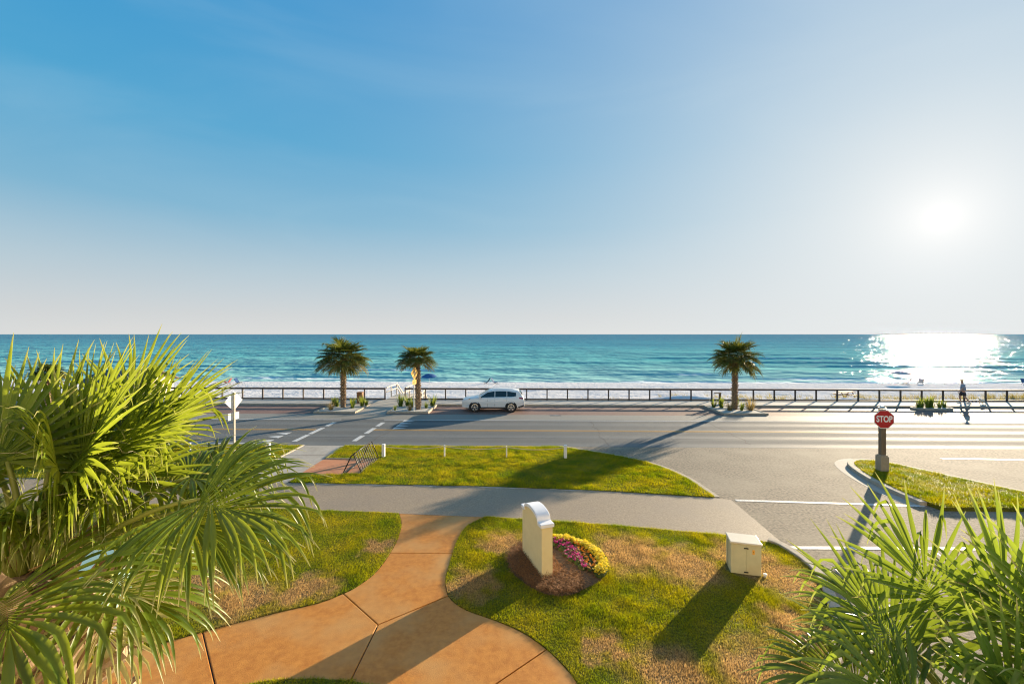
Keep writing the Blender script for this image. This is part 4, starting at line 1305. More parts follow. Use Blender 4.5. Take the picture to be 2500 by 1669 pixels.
# ------------------------------------------------------------------ planters and their plants
def tuft_mesh(name, n, h, sp, mat, seed, w=0.02, arch=0.5):
    rg = np.random.default_rng(seed)
    V, A, Q = [], [], []
    for i in range(n):
        az = rg.uniform(0, 6.283)
        r0 = rg.uniform(0, sp * 0.3)
        p = np.array([r0 * math.cos(az), r0 * math.sin(az), 0.0])
        L = h * rg.uniform(0.6, 1.15)
        out = rg.uniform(0.15, 1.0) * sp / h
        d0 = unit(np.array([math.cos(az) * out, math.sin(az) * out, 1.0]))
        s_ = np.array([-math.sin(az), math.cos(az), 0])
        c = rg.uniform(0, 1)
        o = len(V)
        for k in range(4):
            t = k / 3
            hw = w * (1 - t) ** 0.7 + 0.001
            V += [p - s_ * hw, p + s_ * hw]
            A += [(c, t * 0.9, 0, 1)] * 2
            if k < 3:
                Q.append((o + 2 * k, o + 2 * k + 1, o + 2 * k + 3, o + 2 * k + 2))
            p = p + unit(d0 + np.array([0, 0, -1]) * arch * t * t) * L / 3
    o = np_mesh(name, np.array(V), [np.array(Q)], mat, {'lf': np.array(A)})
    me = o.data
    bpy.data.objects.remove(o)
    return me


TUFT = {
    'iris': [tuft_mesh('bed_plant', 40, 0.55, 0.28, 'plant', 100 + s, 0.022, 0.4) for s in range(3)],
    'dry': [tuft_mesh('tussock', 90, 0.5, 0.38, 'dryplant', 110 + s, 0.008, 0.9) for s in range(2)],
    'oats': [tuft_mesh('dune_tuft', 36, 0.6, 0.35, 'oats', 120 + s, 0.010, 0.7) for s in range(4)],
}


def planter(x0, x1, y0, y1, label, rounded=False):
    root = empty('planter_island', ((x0 + x1) / 2, (y0 + y1) / 2, 0), 0, label, 'planter', 'kerbed planters along the parking strip')
    hx, hy = (x1 - x0) / 2, (y1 - y0) / 2
    kw = 0.17
    if rounded:
        out = [(hx * math.cos(t) * 1.0, hy * math.sin(t)) for t in [i * 2 * math.pi / 24 for i in range(24)]]
        inn = [(a * (1 - kw / hx), b * (1 - kw / hy)) for a, b in out]
    else:
        out = [(-hx, -hy), (hx, -hy), (hx, hy), (-hx, hy)]
        inn = [(-hx + kw, -hy + kw), (hx - kw, -hy + kw), (hx - kw, hy - kw), (-hx + kw, hy - kw)]
    n = len(out)
    vs = [(p[0], p[1], 0.0) for p in out] + [(p[0], p[1], 0.155) for p in out] + [(p[0], p[1], 0.155) for p in inn] + [(p[0], p[1], 0.0) for p in inn]
    fs = []
    for i in range(n):
        j = (i + 1) % n
        fs += [(i, j, n + j, n + i), (n + i, n + j, 2 * n + j, 2 * n + i), (2 * n + i, 2 * n + j, 3 * n + j, 3 * n + i)]
    MB().add(vs, fs).build('kerb', 'kerb', root, bevel=0.02)
    MB().prism(inn, 0.01, 0.12).build('sand_bed', 'bedsand', root)
    return root


planter(-15.75, -12.55, 31.3, 34.78, 'sandy kerbed planter holding the tallest road palm')
planter(-10.18, -7.0, 31.4, 34.78, 'sandy kerbed planter holding the yellow pedestrian sign')
planter(15.0, 18.3, 31.3, 34.78, 'kerbed planter right of the white car with dry tussock')
planter(31.2, 34.4, 33.5, 34.78, 'shallow rounded planter of low green plants near the walker', True)
planter(-39.9, -36.7, 31.3, 34.78, 'planter at far left behind the big palm fronds')


def plant(kind, x, y, s, label, z=0.12, rz=None, sz=None):
    me = random.choice(TUFT[kind])
    nm = {'iris': 'bed_plant', 'dry': 'grass_tussock'}[kind]
    o = link_mesh(nm, me, None, (x, y, z), (0, 0, random.uniform(0, 6.28) if rz is None else rz), (s * 1.8, s * 1.8, s * 1.75 * (sz or 1)))
    return tag(o, label, 'plant', 'plants in the road planters')


plant('iris', -15.3, 33.9, 0.85, 'dark green plant left of the tallest palm trunk, nearer the beach')
plant('iris', -14.95, 33.6, 0.75, 'strap leaved plant just left of the tallest palm trunk')
plant('dry', -14.8, 32.2, 0.75, 'olive tussock in front of the tallest palm trunk')
plant('iris', -13.45, 33.0, 0.9, 'bright green plant right of the tallest palm trunk, nearest the road')
plant('iris', -13.0, 33.9, 0.95, 'yellow green plant in front of the wooden bin')
plant('iris', -12.75, 34.1, 0.7, 'rightmost plant in the planter of the tallest palm')
plant('iris', -9.85, 33.9, 1.05, 'leafy green clump at the left end of the pedestrian sign planter')
plant('iris', -9.3, 34.1, 1.0, 'tall green clump between the left clump and the small palm')
plant('iris', -8.8, 33.6, 0.85, 'dark clump directly left of the small road palm')
plant('dry', -8.6, 32.1, 0.6, 'dry brown tussock by the foot of the pedestrian sign')
plant('iris', -9.75, 32.1, 0.45, 'small sprig in the front left of the pedestrian sign planter')
plant('iris', -7.25, 34.0, 1.0, 'upright green plant at the right end of the pedestrian sign planter')
plant('iris', -7.55, 33.1, 0.6, 'low plant right of the small road palm')
plant('iris', 15.5, 34.0, 0.8, 'leftmost plant in the planter right of the white car')
plant('iris', 16.0, 33.8, 0.95, 'yellow green plant left of the lone palm trunk')
plant('dry', 16.1, 32.6, 0.85, 'straw coloured tussock left of the lone palm trunk')
plant('iris', 17.2, 33.9, 0.85, 'green plant right behind the lone palm trunk')
plant('dry', 17.7, 32.7, 1.15, 'wide brown tussock right of the lone palm trunk')
plant('iris', 17.0, 32.6, 0.7, 'green sprig in front of the lone palm trunk')
for i, xx in enumerate((31.7, 32.1, 32.5, 32.9, 33.4, 33.9)):
    plant('iris', xx, 34.1 + 0.12 * (i % 2), (0.7, 0.85, 1.0, 0.95, 0.7, 0.6)[i],
          ('leftmost', 'second from left', 'third from left', 'third from right', 'second from right', 'rightmost')[i] + ' low plant in the rounded planter near the walker')

# dune grass beyond the railing: uncountable mass
rgD = np.random.default_rng(77)
V, A, Q = [], [], []
for i in range(900):
    x = rgD.uniform(5, 75)
    y = 38.6 + abs(rgD.normal(0, 2.6)) + 0.02 * x
    if vnoise(np.array([x * 0.55 + 40]), np.array([y * 0.4]), 5)[0] < 0.42 - 0.2 * (x > 30) and rgD.random() < 0.85:
        continue
    zz = float(np.interp(y, [37.4, 40, 48, 60], [-0.75, -0.85, -1.05, -1.35]) + np.clip((x - 6) / 10, 0, 1) * np.exp(-((y - 42) / 3) ** 2) * (0.25 + 0.5 * vnoise(np.array([x * 0.35 + 99]), np.array([y * 0.35]), 9)[0]))
    for k in range(14):
        az = rgD.uniform(0, 6.28)
        p = np.array([x + rgD.normal(0, 0.12), y + rgD.normal(0, 0.12), zz - 0.1])
        L = rgD.uniform(0.45, 1.05)
        d0 = unit(np.array([math.cos(az) * 0.4 - 0.15, math.sin(az) * 0.4, 1]))
        s_ = np.array([math.cos(az + 1.57), math.sin(az + 1.57), 0]) * 0.012
        o = len(V)
        c = rgD.uniform(0, 1)
        for t in (0, 0.5, 1):
            q = p + d0 * L * t - np.array([0, 0, 0.25 * L * t * t])
            q[0] += -0.15 * L * t * t
            V += [q - s_ * (1 - 0.9 * t), q + s_ * (1 - 0.9 * t)]
            A += [(c, t * 0.95, 0, 1)] * 2
        Q += [(o, o + 1, o + 3, o + 2), (o + 2, o + 3, o + 5, o + 4)]
tag(np_mesh('dune_grass', np.array(V), [np.array(Q)], 'oats', {'lf': np.array(A)}), 'straw green dune grass on the sand behind the right railing', 'grass', kind='stuff')


# ------------------------------------------------------------------ railing along the beach side
def railing(x0, x1, label, step=1.83):
    root = empty('beach_railing', ((x0 + x1) / 2, 37.12, 0.15), 0, label, 'railing', 'timber railings along the beach sidewalk')
    hw = (x1 - x0) / 2
    MB().box((0, 0, 1.03), (2 * hw, 0.15, 0.05)).build('cap_rail', 'rail', root, bevel=0.008)
    MB().box((0, 0, 0.955), (2 * hw, 0.045, 0.10)).build('top_rail', 'rail', root)
    MB().box((0, 0, 0.08), (2 * hw, 0.06, 0.12)).build('bottom_rail', 'rail', root)
    n = max(1, round(2 * hw / step))
    me = MB().box((0, 0, 0.50), (0.10, 0.10, 1.0)).build('post', 'rail', mesh_only=True)
    for i in range(n + 1):
        x = -hw + 0.06 + (2 * hw - 0.12) * i / n
        link_mesh('post', me, root, (x, 0, 0.0))
    return root


railing(-34.4, -12.12, 'dark timber railing left of the beach boardwalk gap')
railing(-10.42, 62.0, 'dark timber railing right of the boardwalk gap, running past the walker')
railing(-75, -41.0, 'dark timber railing beyond the beach hut at far left')

# timber boardwalk: deck, stairs, bleached handrails
bw = empty('beach_boardwalk', (-11.28, 37.4, 0.15), 0, 'bleached timber boardwalk with stairs down to the beach through the railing gap', 'boardwalk')
pl = MB().box((0, 0, 0), (1.66, 0.135, 0.04)).build('deck_plank', 'bleached', mesh_only=True)
for i in range(23):
    link_mesh('deck_plank', pl, bw, (0, 0.20 + 0.143 * i, 0.0))
for i in range(6):
    MB().box((0, 3.62 + 0.28 * i, -0.19 * (i + 1)), (1.66, 0.30, 0.05)).build('stair_tread', 'bleached', bw)
MB().box((0, 6.3, -1.16), (1.9, 2.2, 0.05)).build('landing', 'bleached', bw)


def handrail(x, pts, posts, nm='handrail'):
    h = MB()
    for a, b in zip(pts, pts[1:]):
        for dz, hh in ((0, 0.09), (-0.42, 0.06)):
            va, vb = Vector((x, a[0], a[1] + dz)), Vector((x, b[0], b[1] + dz))
            w = 0.05
            h.add([(x - w, va.y, va.z - hh), (x + w, va.y, va.z - hh), (x + w, va.y, va.z), (x - w, va.y, va.z),
                   (x - w, vb.y, vb.z - hh), (x + w, vb.y, vb.z - hh), (x + w, vb.y, vb.z), (x - w, vb.y, vb.z)],
                  [(0, 1, 2, 3), (7, 6, 5, 4), (0, 4, 5, 1), (1, 5, 6, 2), (2, 6, 7, 3), (3, 7, 4, 0)])
    o = h.build(nm, 'bleached', bw)
    for (y, zb_, zt) in posts:
        MB().box((x, y, (zb_ + zt) / 2), (0.09, 0.09, zt - zb_)).build('handrail_post', 'bleached', bw)
    return o


for x in (-0.86, 0.86):
    handrail(x, [(0.02, 1.08), (3.2, 1.08), (5.2, -0.12), (7.3, -0.12)],
             [(1.4, -1.0, 1.0), (3.1, -1.0, 1.0), (5.2, -1.4, -0.2), (7.2, -1.4, -0.2)])
handrail(1.95, [(0.5, 0.45), (2.6, 0.45), (3.8, -0.45)], [(0.5, -1, 0.4), (1.6, -1, 0.4), (2.6, -1, 0.4), (3.8, -1.1, -0.5)])

# ------------------------------------------------------------------ beach hut at the left
hut = empty('beach_hut', (-37.6, 39.5, -0.9), 0, 'small cream beach hut with grey shingle roof behind the left fronds', 'hut')
wl_ = MB()
wl_.box((0, 0, 1.25), (5.2, 3.6, 2.5))
wl_.add([(2.6, -1.8, 2.5), (2.6, 1.8, 2.5), (2.6, 0, 3.25), (-2.6, -1.8, 2.5), (-2.6, 1.8, 2.5), (-2.6, 0, 3.25)],
        [(0, 1, 2), (5, 4, 3), (0, 2, 5, 3), (2, 1, 4, 5)])
wl_.build('wall', 'cream', hut)
rf = MB()
for s_ in (-1, 1):
    a = [(-3.0, s_ * 2.2, 2.36), (3.0, s_ * 2.2, 2.36), (3.0, 0, 3.32), (-3.0, 0, 3.32)]
    b = [(p[0], p[1], p[2] + 0.12) for p in a]
    rf.add(a + b, [(0, 1, 2, 3), (4, 5, 6, 7), (0, 1, 5, 4), (1, 2, 6, 5), (2, 3, 7, 6), (3, 0, 4, 7)])
rf.build('roof', 'shingle', hut)
MB().box((2.62, -0.6, 1.0), (0.04, 0.85, 2.0)).build('door', 'bleached', hut)
MB().box((-0.5, -1.82, 1.5), (1.0, 0.05, 0.7)).build('window', 'dark', hut)


# ------------------------------------------------------------------ lettering helper
def text_mesh(txt, size, mat, parent, loc, rot, name='lettering', sx=1.0, off=0.0, ext=0.004):
    cu = bpy.data.curves.new(name, 'FONT')
    cu.body = txt
    cu.size = size
    cu.align_x = 'CENTER'
    cu.align_y = 'CENTER'
    cu.offset = off
    cu.extrude = ext
    t = bpy.data.objects.new(name, cu)
    COL.objects.link(t)
    bpy.context.view_layer.update()
    dg = bpy.context.evaluated_depsgraph_get()
    me = bpy.data.meshes.new_from_object(t.evaluated_get(dg))
    bpy.data.objects.remove(t)
    me.materials.clear()
    me.materials.append(MT[mat])
    return link_mesh(name, me, parent, loc, rot, (sx, 1, 1))


def ngon_plate(pts, y0, y1):
    """a plate in the x-z plane between depths y0 and y1"""
    n = len(pts)
    vs = [(p[0], y0, p[1]) for p in pts] + [(p[0], y1, p[1]) for p in pts]
    fs = [tuple(range(n)), tuple(range(2 * n - 1, n - 1, -1))] + [(i, (i + 1) % n, n + (i + 1) % n, n + i) for i in range(n)]
    return MB().add(vs, fs)


# ------------------------------------------------------------------ stop sign
st = empty('stop_sign', (15.55, 18.35, 0.13), R(-6), 'red octagonal STOP sign on a square timber post on the grass island', 'stop sign')
MB().box((0, 0, 0.32), (0.33, 0.33, 0.64)).build('post_base', 'boot', st, bevel=0.012)
MB().box((0, 0, 0.66), (0.27, 0.27, 0.06)).build('base_collar', 'boot', st, bevel=0.01)
MB().box((0, 0, 1.65), (0.19, 0.19, 2.0)).build('post', 'postwood', st, bevel=0.01)
MB().box((0, 0, 2.70), (0.23, 0.23, 0.05)).build('post_cap', 'galv', st, bevel=0.01)
MB().box((0, 0, 2.76), (0.15, 0.15, 0.08), top=0.5).build('cap_finial', 'galv', st)
octp = lambda r: [(r * math.cos(R(22.5 + 45 * i)), 2.23 + r * math.sin(R(22.5 + 45 * i))) for i in range(8)]
ngon_plate(octp(0.420), -0.112, -0.100).build('sign_border', 'signwhite', st)
ngon_plate(octp(0.392), -0.118, -0.113).build('sign_panel', 'red', st)
text_mesh('STOP', 0.37, 'signwhite', st, (0, -0.124, 2.23), (R(90), 0, 0), sx=0.70, off=0.010)


# ------------------------------------------------------------------ diamond signs
def diamond(r):
    return [(0, -r), (r, 0), (0, r), (-r, 0)]


def shift(p, dz, dx=0):
    return [(a + dx, b + dz) for a, b in p]


ps = empty('pedestrian_sign', (-8.2, 31.75, 0.12), R(76), 'yellow diamond pedestrian crossing sign with arrow plaque on white post', 'road sign')
MB().tube([(0, 0, 0), (0, 0, 3.35)], 0.035, n=8).build('post', 'white', ps)
ngon_plate(shift(diamond(0.56), 2.92), -0.055, -0.045).build('sign_panel', 'signyellow', ps)
# walking figure cut as flat symbol
fig = MB()
fig.lathe([(0.052, 0), (0.052, 0.004)], n=12)
fig.v = [(v[0], -0.058 - v[2], v[1] + 3.17) for v in fig.v]
for poly in ([(-0.05, 3.09), (0.05, 3.09), (0.07, 2.80), (-0.06, 2.80)], [(-0.05, 3.08), (-0.17, 2.90), (-0.20, 2.80), (-0.16, 2.80), (-0.13, 2.88), (-0.03, 2.98)],
             [(0.05, 3.08), (0.16, 2.94), (0.17, 2.82), (0.13, 2.82), (0.12, 2.92), (0.04, 2.98)],
             [(-0.06, 2.81), (0.02, 2.81), (-0.06, 2.66), (-0.17, 2.53), (-0.22, 2.56), (-0.12, 2.68)], [(-0.01, 2.81), (0.07, 2.81), (0.10, 2.68), (0.17, 2.54), (0.11, 2.52), (0.04, 2.66)]):
    n = len(poly)
    fig.add([(a, -0.058, b) for a, b in poly] + [(a, -0.062, b) for a, b in poly],
            [tuple(range(n)), tuple(range(2 * n - 1, n - 1, -1))] + [(i, (i + 1) % n, n + (i + 1) % n, n + i) for i in range(n)])
fig.build('pedestrian_symbol', 'black', ps)
ngon_plate([(-0.30, 2.06), (0.30, 2.06), (0.30, 2.40), (-0.30, 2.40)], -0.055, -0.045).build('plaque', 'signyellow', ps)
ngon_plate([(-0.16, 2.13), (-0.02, 2.13), (-0.06, 2.17), (0.12, 2.31), (0.08, 2.35), (-0.10, 2.21), (-0.14, 2.25)], -0.062, -0.058).build('arrow_symbol', 'black', ps)

bs = empty('sign_seen_from_behind', (-14.14, 20.3, LZ), R(77), 'pale back of a diamond road sign with plaque on the left lawn', 'road sign')
MB().box((0, 0, 1.56), (0.065, 0.065, 3.12)).build('post', 'bleached', bs)
ngon_plate(shift(diamond(0.50), 2.68), 0.045, 0.053).build('sign_panel', 'alum', bs)
MB().box((0.10, 0.035, 2.68), (0.03, 0.02, 0.70)).build('bracket', 'galv', bs)
ngon_plate([(-0.30, 1.76), (0.30, 1.76), (0.30, 2.10), (-0.30, 2.10)], 0.045, 0.053).build('plaque', 'alum', bs)


# ------------------------------------------------------------------ rope fences
def rope_fence(posts, label):
    x0, y0 = posts[0][0], posts[0][1]
    root = empty('rope_fence', (x0, y0, LZ), 0, label, 'fence', 'white rope fences along the lawn')
    tops = []
    for (x, y, thick) in posts:
        if thick:
            MB().box((x - x0, y - y0, 0.31), (0.14, 0.14, 0.62)).build('thick_post', 'white', root, bevel=0.012)
            tops.append(Vector((x - x0, y - y0, 0.53)))
        else:
            MB().box((x - x0, y - y0, 0.28), (0.055, 0.055, 0.56)).build('thin_post', 'white', root)
            tops.append(Vector((x - x0, y - y0, 0.52)))
    for a, b in zip(tops, tops[1:]):
        pts = []
        for k in range(13):
            t = k / 12
            p = a.lerp(b, t)
            p.z -= 0.13 * 4 * t * (1 - t)
            p.y -= 0.03
            pts.append(p)
        MB().tube(pts, 0.018, n=5).build('rope', 'rope', root)


rope_fence([(-6.71, 20.22, 1), (-3.74, 20.3, 0), (-0.71, 20.25, 0), (2.13, 20.22, 1)], 'white post and rope fence across the lawn right of the bike rack')
rope_fence([(-12.44, 20.32, 1), (-16.44, 20.4, 0), (-19.89, 20.35, 0), (-23.5, 20.4, 0)], 'white post and rope fence on the lawn left of the ramp')

# ------------------------------------------------------------------ bike rack
br_ = empty('bike_rack', (-7.2, 18.8, 0.012), 0, 'black tube bike rack leaning over the orange pad', 'bike rack')
LY = 1.08
for i, s_ in enumerate((-1, 1)):
    MB().tube([(-0.36, s_ * LY, 0.03), (-0.40, s_ * LY, 0.09), (-0.06, s_ * LY, 0.80), (0.0, s_ * LY, 0.84), (0.06, s_ * LY, 0.80), (0.36, s_ * LY, 0.09), (0.33, s_ * LY, 0.03), (-0.36, s_ * LY, 0.03)], 0.024, n=8).build('end_frame', 'black', br_, smooth=True)
MB().tube([(0, -LY, 0.84), (0, LY, 0.84)], 0.024).build('top_bar', 'black', br_, smooth=True)
for x in (-0.34, 0.34):
    MB().tube([(x, -LY, 0.03), (x, LY, 0.03)], 0.022).build('foot_bar', 'black', br_, smooth=True)
ub = MB().tube([(0, 0, 0.84), (0.34, 0, 0.03)], 0.014, n=6).build('slot_bar', 'black', mesh_only=True)
for i in range(9):
    link_mesh('slot_bar', ub, br_, (0, -LY + 0.22 + i * 0.215, 0))

# ------------------------------------------------------------------ monument, straw bed and flowers
MX, MY, MA = 0.40, 10.78, R(110.5)
mon = empty('monument_sign', (MX, MY, LZ), MA, 'cream stucco monument with white curved cap seen end on', 'monument')
Lh, Th = 0.66, 0.142


def mon_top(x):
    a = abs(x)
    if a > 0.46:
        return 1.37
    return 1.37 + 0.03 * min(1, (0.46 - a) / 0.03) + 0.17 * math.sqrt(max(0, 1 - (a / 0.47) ** 2))


N = 60
xs = [-Lh + 2 * Lh * i / N for i in range(N + 1)]
vs, fs = [], []
for x in xs:
    z = mon_top(x) - 0.09
    vs += [(x, -Th, -0.05), (x, Th, -0.05), (x, Th, z), (x, -Th, z)]
for i in range(N):
    a, b = 4 * i, 4 * i + 4
    fs += [(a, a + 3, b + 3, b), (a + 1, b + 1, b + 2, a + 2), (a + 3, a + 2, b + 2, b + 3), (a, b, b + 1, a + 1)]
fs += [(0, 1, 2, 3), (4 * N + 3, 4 * N + 2, 4 * N + 1, 4 * N)]
MB().add(vs, fs).build('wall', 'stucco', mon)
vs, fs = [], []
cxs = [-Lh - 0.035 + 2 * (Lh + 0.035) * i / N for i in range(N + 1)]
for x in cxs:
    z = mon_top(x)
    vs += [(x, -Th - 0.035, z - 0.088), (x, Th + 0.035, z - 0.088), (x, Th + 0.035, z), (x, -Th - 0.035, z)]
fs = []
for i in range(N):
    a, b = 4 * i, 4 * i + 4
    fs += [(a, a + 3, b + 3, b), (a + 1, b + 1, b + 2, a + 2), (a + 3, a + 2, b + 2, b + 3), (a, b, b + 1, a + 1)]
fs += [(0, 1, 2, 3), (4 * N + 3, 4 * N + 2, 4 * N + 1, 4 * N)]
MB().add(vs, fs).build('cap', 'cap', mon, bevel=0.012)

# bed outline (oval), soil mound
bed = MB()
cx_ = sum(p[0] for p in bedp) / len(bedp)
cy_ = sum(p[1] for p in bedp) / len(bedp)
rings = [(1.0, LZ - 0.02), (0.96, LZ + 0.03), (0.8, LZ + 0.075), (0.5, LZ + 0.09)]
vs = [(cx_ + (p[0] - cx_) * k, cy_ + (p[1] - cy_) * k, z) for k, z in rings for p in bedp] + [(cx_, cy_, LZ + 0.09)]
n = len(bedp)
fs = []
for r_ in range(3):
    for i in range(n):
        j = (i + 1) % n
        fs.append((r_ * n + i, r_ * n + j, (r_ + 1) * n + j, (r_ + 1) * n + i))
for i in range(n):
    fs.append((3 * n + i, 3 * n + (i + 1) % n, 4 * n))
struct(bed.add(vs, fs).build('flower_bed', 'soil', smooth=True))
rgS = np.random.default_rng(31)
sb = MB()
cnt = 0
bpoly = [(cx_ + (p[0] - cx_) * 0.985, cy_ + (p[1] - cy_) * 0.985) for p in bedp]
while cnt < 9000:
    x, y = rgS.uniform(-0.4, 2.2), rgS.uniform(9.5, 12.1)
    if not in_poly(np.array([x]), np.array([y]), bpoly)[0]:
        continue
    # the flower half of the bed is bare soil
    if (x - 0.62) * 0.94 + (y - 10.75) * 0.34 > 0.30 and rgS.random() < 0.96 and not (y < 10.35 and x < 1.45):
        continue
    cnt += 1
    z = LZ + 0.04 + rgS.uniform(0, 0.15) * rgS.uniform(0.2, 1)
    az = rgS.uniform(0, 6.283)
    L = rgS.uniform(0.09, 0.22)
    d = Vector((math.cos(az), math.sin(az), rgS.normal(0, 0.3)))
    p = Vector((x, y, z))
    s_ = Vector((-d.y, d.x, 0)).normalized() * 0.004
    q = p + d * L * 0.5 + Vector((0, 0, 0.015))
    r2 = p + d * L
    sb.add([p - s_, p + s_, q + s_, q - s_, r2], [(0, 1, 2, 3), (3, 2, 4)])
tag(sb.build('pine_straw', 'straw'), 'brown pine straw mulch heaped round the foot of the monument', 'mulch', kind='stuff')


def flower_mesh(nm, petal, seed, h=0.16, r=0.12, nb=16, pr=0.022):
    rg = np.random.default_rng(seed)
    b = MB()
    b.lathe([(r * 0.8, 0.0), (r * 0.9, h * 0.25), (r * 0.7, h * 0.55), (r * 0.3, h * 0.7)], n=9, mi=0)
    for i in range(46):
        az, rr, z = rg.uniform(0, 6.28), r * math.sqrt(rg.random()), rg.uniform(0.02, h * 0.85)
        p = Vector((rr * math.cos(az), rr * math.sin(az), z))
        d = Vector((math.cos(az + rg.normal()), math.sin(az + rg.normal()), rg.uniform(-0.2, 0.8))).normalized() * 0.055
        s_ = d.cross(Vector((0, 0, 1))).normalized() * 0.014
        b.add([p, p + d * 0.5 + s_, p + d, p + d * 0.5 - s_], [(0, 1, 2, 3)], 0)
    for i in range(nb):
        az, rr = rg.uniform(0, 6.28), r * math.sqrt(rg.random())
        c = Vector((rr * math.cos(az), rr * math.sin(az), h * rg.uniform(0.75, 1.15) * (1 - 0.35 * (rr / r) ** 2)))
        nrm = Vector((rg.normal(0, 0.5), rg.normal(0, 0.5) - 0.3, 1)).normalized()
        a = nrm.orthogonal().normalized()
        bb = nrm.cross(a)
        for k in range(5):
            t0 = 2 * math.pi * k / 5
            e0, e1 = a * math.cos(t0) + bb * math.sin(t0), a * math.cos(t0 + 1.1) + bb * math.sin(t0 + 1.1)
            b.add([c, c + e0 * pr + nrm * 0.004, c + (e0 + e1) * pr * 0.75 + nrm * 0.009, c + e1 * pr + nrm * 0.004], [(0, 1, 2, 3)], 1)
    return b.build(nm, ['fl_leaf', petal], mesh_only=True)


fy = [flower_mesh('yellow_flower_clump', 'fl_yellow', 200 + i, 0.20, 0.14, 70, 0.028) for i in range(3)]
fm_ = [flower_mesh('magenta_flower_clump', 'fl_mag', 210 + i, 0.19, 0.13, 18, 0.026) for i in range(3)]
fo = [flower_mesh('orange_flower_clump', 'fl_org', 220 + i, 0.15, 0.11, 14, 0.026) for i in range(3)]


def ordinal(i):
    return ['first', 'second', 'third', 'fourth', 'fifth', 'sixth', 'seventh', 'eighth', 'ninth', 'tenth', 'eleventh', 'twelfth', 'thirteenth',
            'fourteenth', 'fifteenth', 'sixteenth', 'seventeenth', 'eighteenth', 'nineteenth', 'twentieth'][i]


yl = smooth_line([(0.78, 11.93), (1.1, 11.93), (1.41, 11.86), (1.73, 11.62), (1.97, 11.28), (2.07, 10.93), (2.05, 10.55), (1.92, 10.32)], 2)
for i, (x, y) in enumerate(yl):
    o = link_mesh('yellow_flower_clump', fy[i % 3], None, (x, y, LZ + 0.03), (0, 0, random.uniform(0, 6)), (1.05, 1.05, random.uniform(0.9, 1.15)))
    tag(o, ordinal(i) + ' yellow flower clump of the border, counted from the far end of the bed', 'flower', 'yellow flowers edging the bed')
mg = [(0.95, 11.72), (1.17, 11.62), (1.31, 11.5), (1.12, 11.45), (1.4, 11.33), (1.24, 11.17), (1.43, 11.08), (1.33, 10.92), (1.47, 10.76), (1.54, 10.56)]
for i, (x, y) in enumerate(mg):
    o = link_mesh('magenta_flower_clump', fm_[i % 3], None, (x, y, LZ + 0.06), (0, 0, random.uniform(0, 6)), (1, 1, random.uniform(0.85, 1.1)))
    tag(o, ordinal(i) + ' magenta flower clump of the inner row, counted from the far end', 'flower', 'magenta flowers in the bed')
og = [(1.36, 11.73), (1.52, 11.62), (1.62, 11.42), (1.55, 11.25), (1.73, 11.2), (1.66, 11.0), (1.8, 10.9), (1.66, 10.75), (1.86, 10.68), (1.74, 10.5)]
for i, (x, y) in enumerate(og):
    o = link_mesh('orange_flower_clump', fo[i % 3], None, (x, y, LZ + 0.055), (0, 0, random.uniform(0, 6)), (1, 1, random.uniform(0.85, 1.1)))
    tag(o, ordinal(i) + ' orange flower clump between the magenta and yellow rows, counted from the far end', 'flower', 'orange flowers in the bed')

# ------------------------------------------------------------------ utility cabinet on the lawn
ub_ = empty('utility_cabinet', (5.64, 10.74, LZ), R(-13.5), 'beige metal utility cabinet with orange sticker standing on the lawn', 'cabinet')
MB().box((0, 0, 0.38), (0.69, 0.48, 0.76)).build('body', 'box', ub_, bevel=0.012)
MB().box((0, -0.01, 0.775), (0.72, 0.52, 0.045)).build('lid', 'boxtop', ub_, bevel=0.01)
MB().box((-0.172, -0.245, 0.37), (0.335, 0.012, 0.70)).build('door', 'box', ub_, bevel=0.004)
MB().box((0.172, -0.245, 0.37), (0.335, 0.012, 0.70)).build('door', 'box', ub_, bevel=0.004)
for z in (0.66, 0.07):
    h_ = MB().box((0.0, -0.258, z), (0.105, 0.016, 0.032)).build('latch', 'dark', ub_, bevel=0.012)
ngon_plate([(0.14, 0.53), (0.19, 0.53), (0.19, 0.64), (0.14, 0.64)], -0.255, -0.2515).build('sticker', 'orange', ub_)
ngon_plate([(0.155, 0.575), (0.175, 0.575), (0.165, 0.60)], -0.2575, -0.2555).build('sticker_symbol', 'dark', ub_)
MB().box((-0.347, 0.04, 0.38), (0.008, 0.028, 0.66)).build('side_gap', 'dark', ub_)
cap_ = empty('white_pipe_stub', (6.0, 10.42, LZ), 0, 'small white pipe stub on the grass at the cabinet foot', 'pipe')
MB().lathe([(0.035, 0), (0.035, 0.05), (0.045, 0.05), (0.045, 0.075), (0.02, 0.085)], n=12).build('cap', 'white', cap_)

# pad mounted transformer behind the left palm
tf = empty('transformer_box', (-9.15, 8.2, LZ), R(2), 'pale green transformer box half hidden behind the left palm trunk', 'transformer')
MB().box((0, 0, 0.62), (1.75, 1.0, 1.24)).build('body', 'xfmr', tf, bevel=0.02)
MB().add([(-0.92, -0.56, 1.245), (0.92, -0.56, 1.245), (0.92, 0.54, 1.245), (-0.92, 0.54, 1.245), (-0.92, -0.56, 1.30), (0.92, -0.56, 1.30), (0.92, 0.54, 1.36), (-0.92, 0.54, 1.36)],
         [(3, 2, 1, 0), (4, 5, 6, 7), (0, 1, 5, 4), (1, 2, 6, 5), (2, 3, 7, 6), (3, 0, 4, 7)]).build('lid', 'xfmr', tf, bevel=0.01)
for x in (-0.43, 0.43):
    MB().box((x, -0.508, 0.62), (0.83, 0.014, 1.12)).build('door', 'xfmr', tf, bevel=0.005)
MB().box((0.04, -0.525, 0.66), (0.03, 0.03, 0.16)).build('handle', 'galv', tf)
MB().box((0, 0, 0.0), (2.0, 1.25, 0.10)).build('concrete_pad', 'concrete', tf)

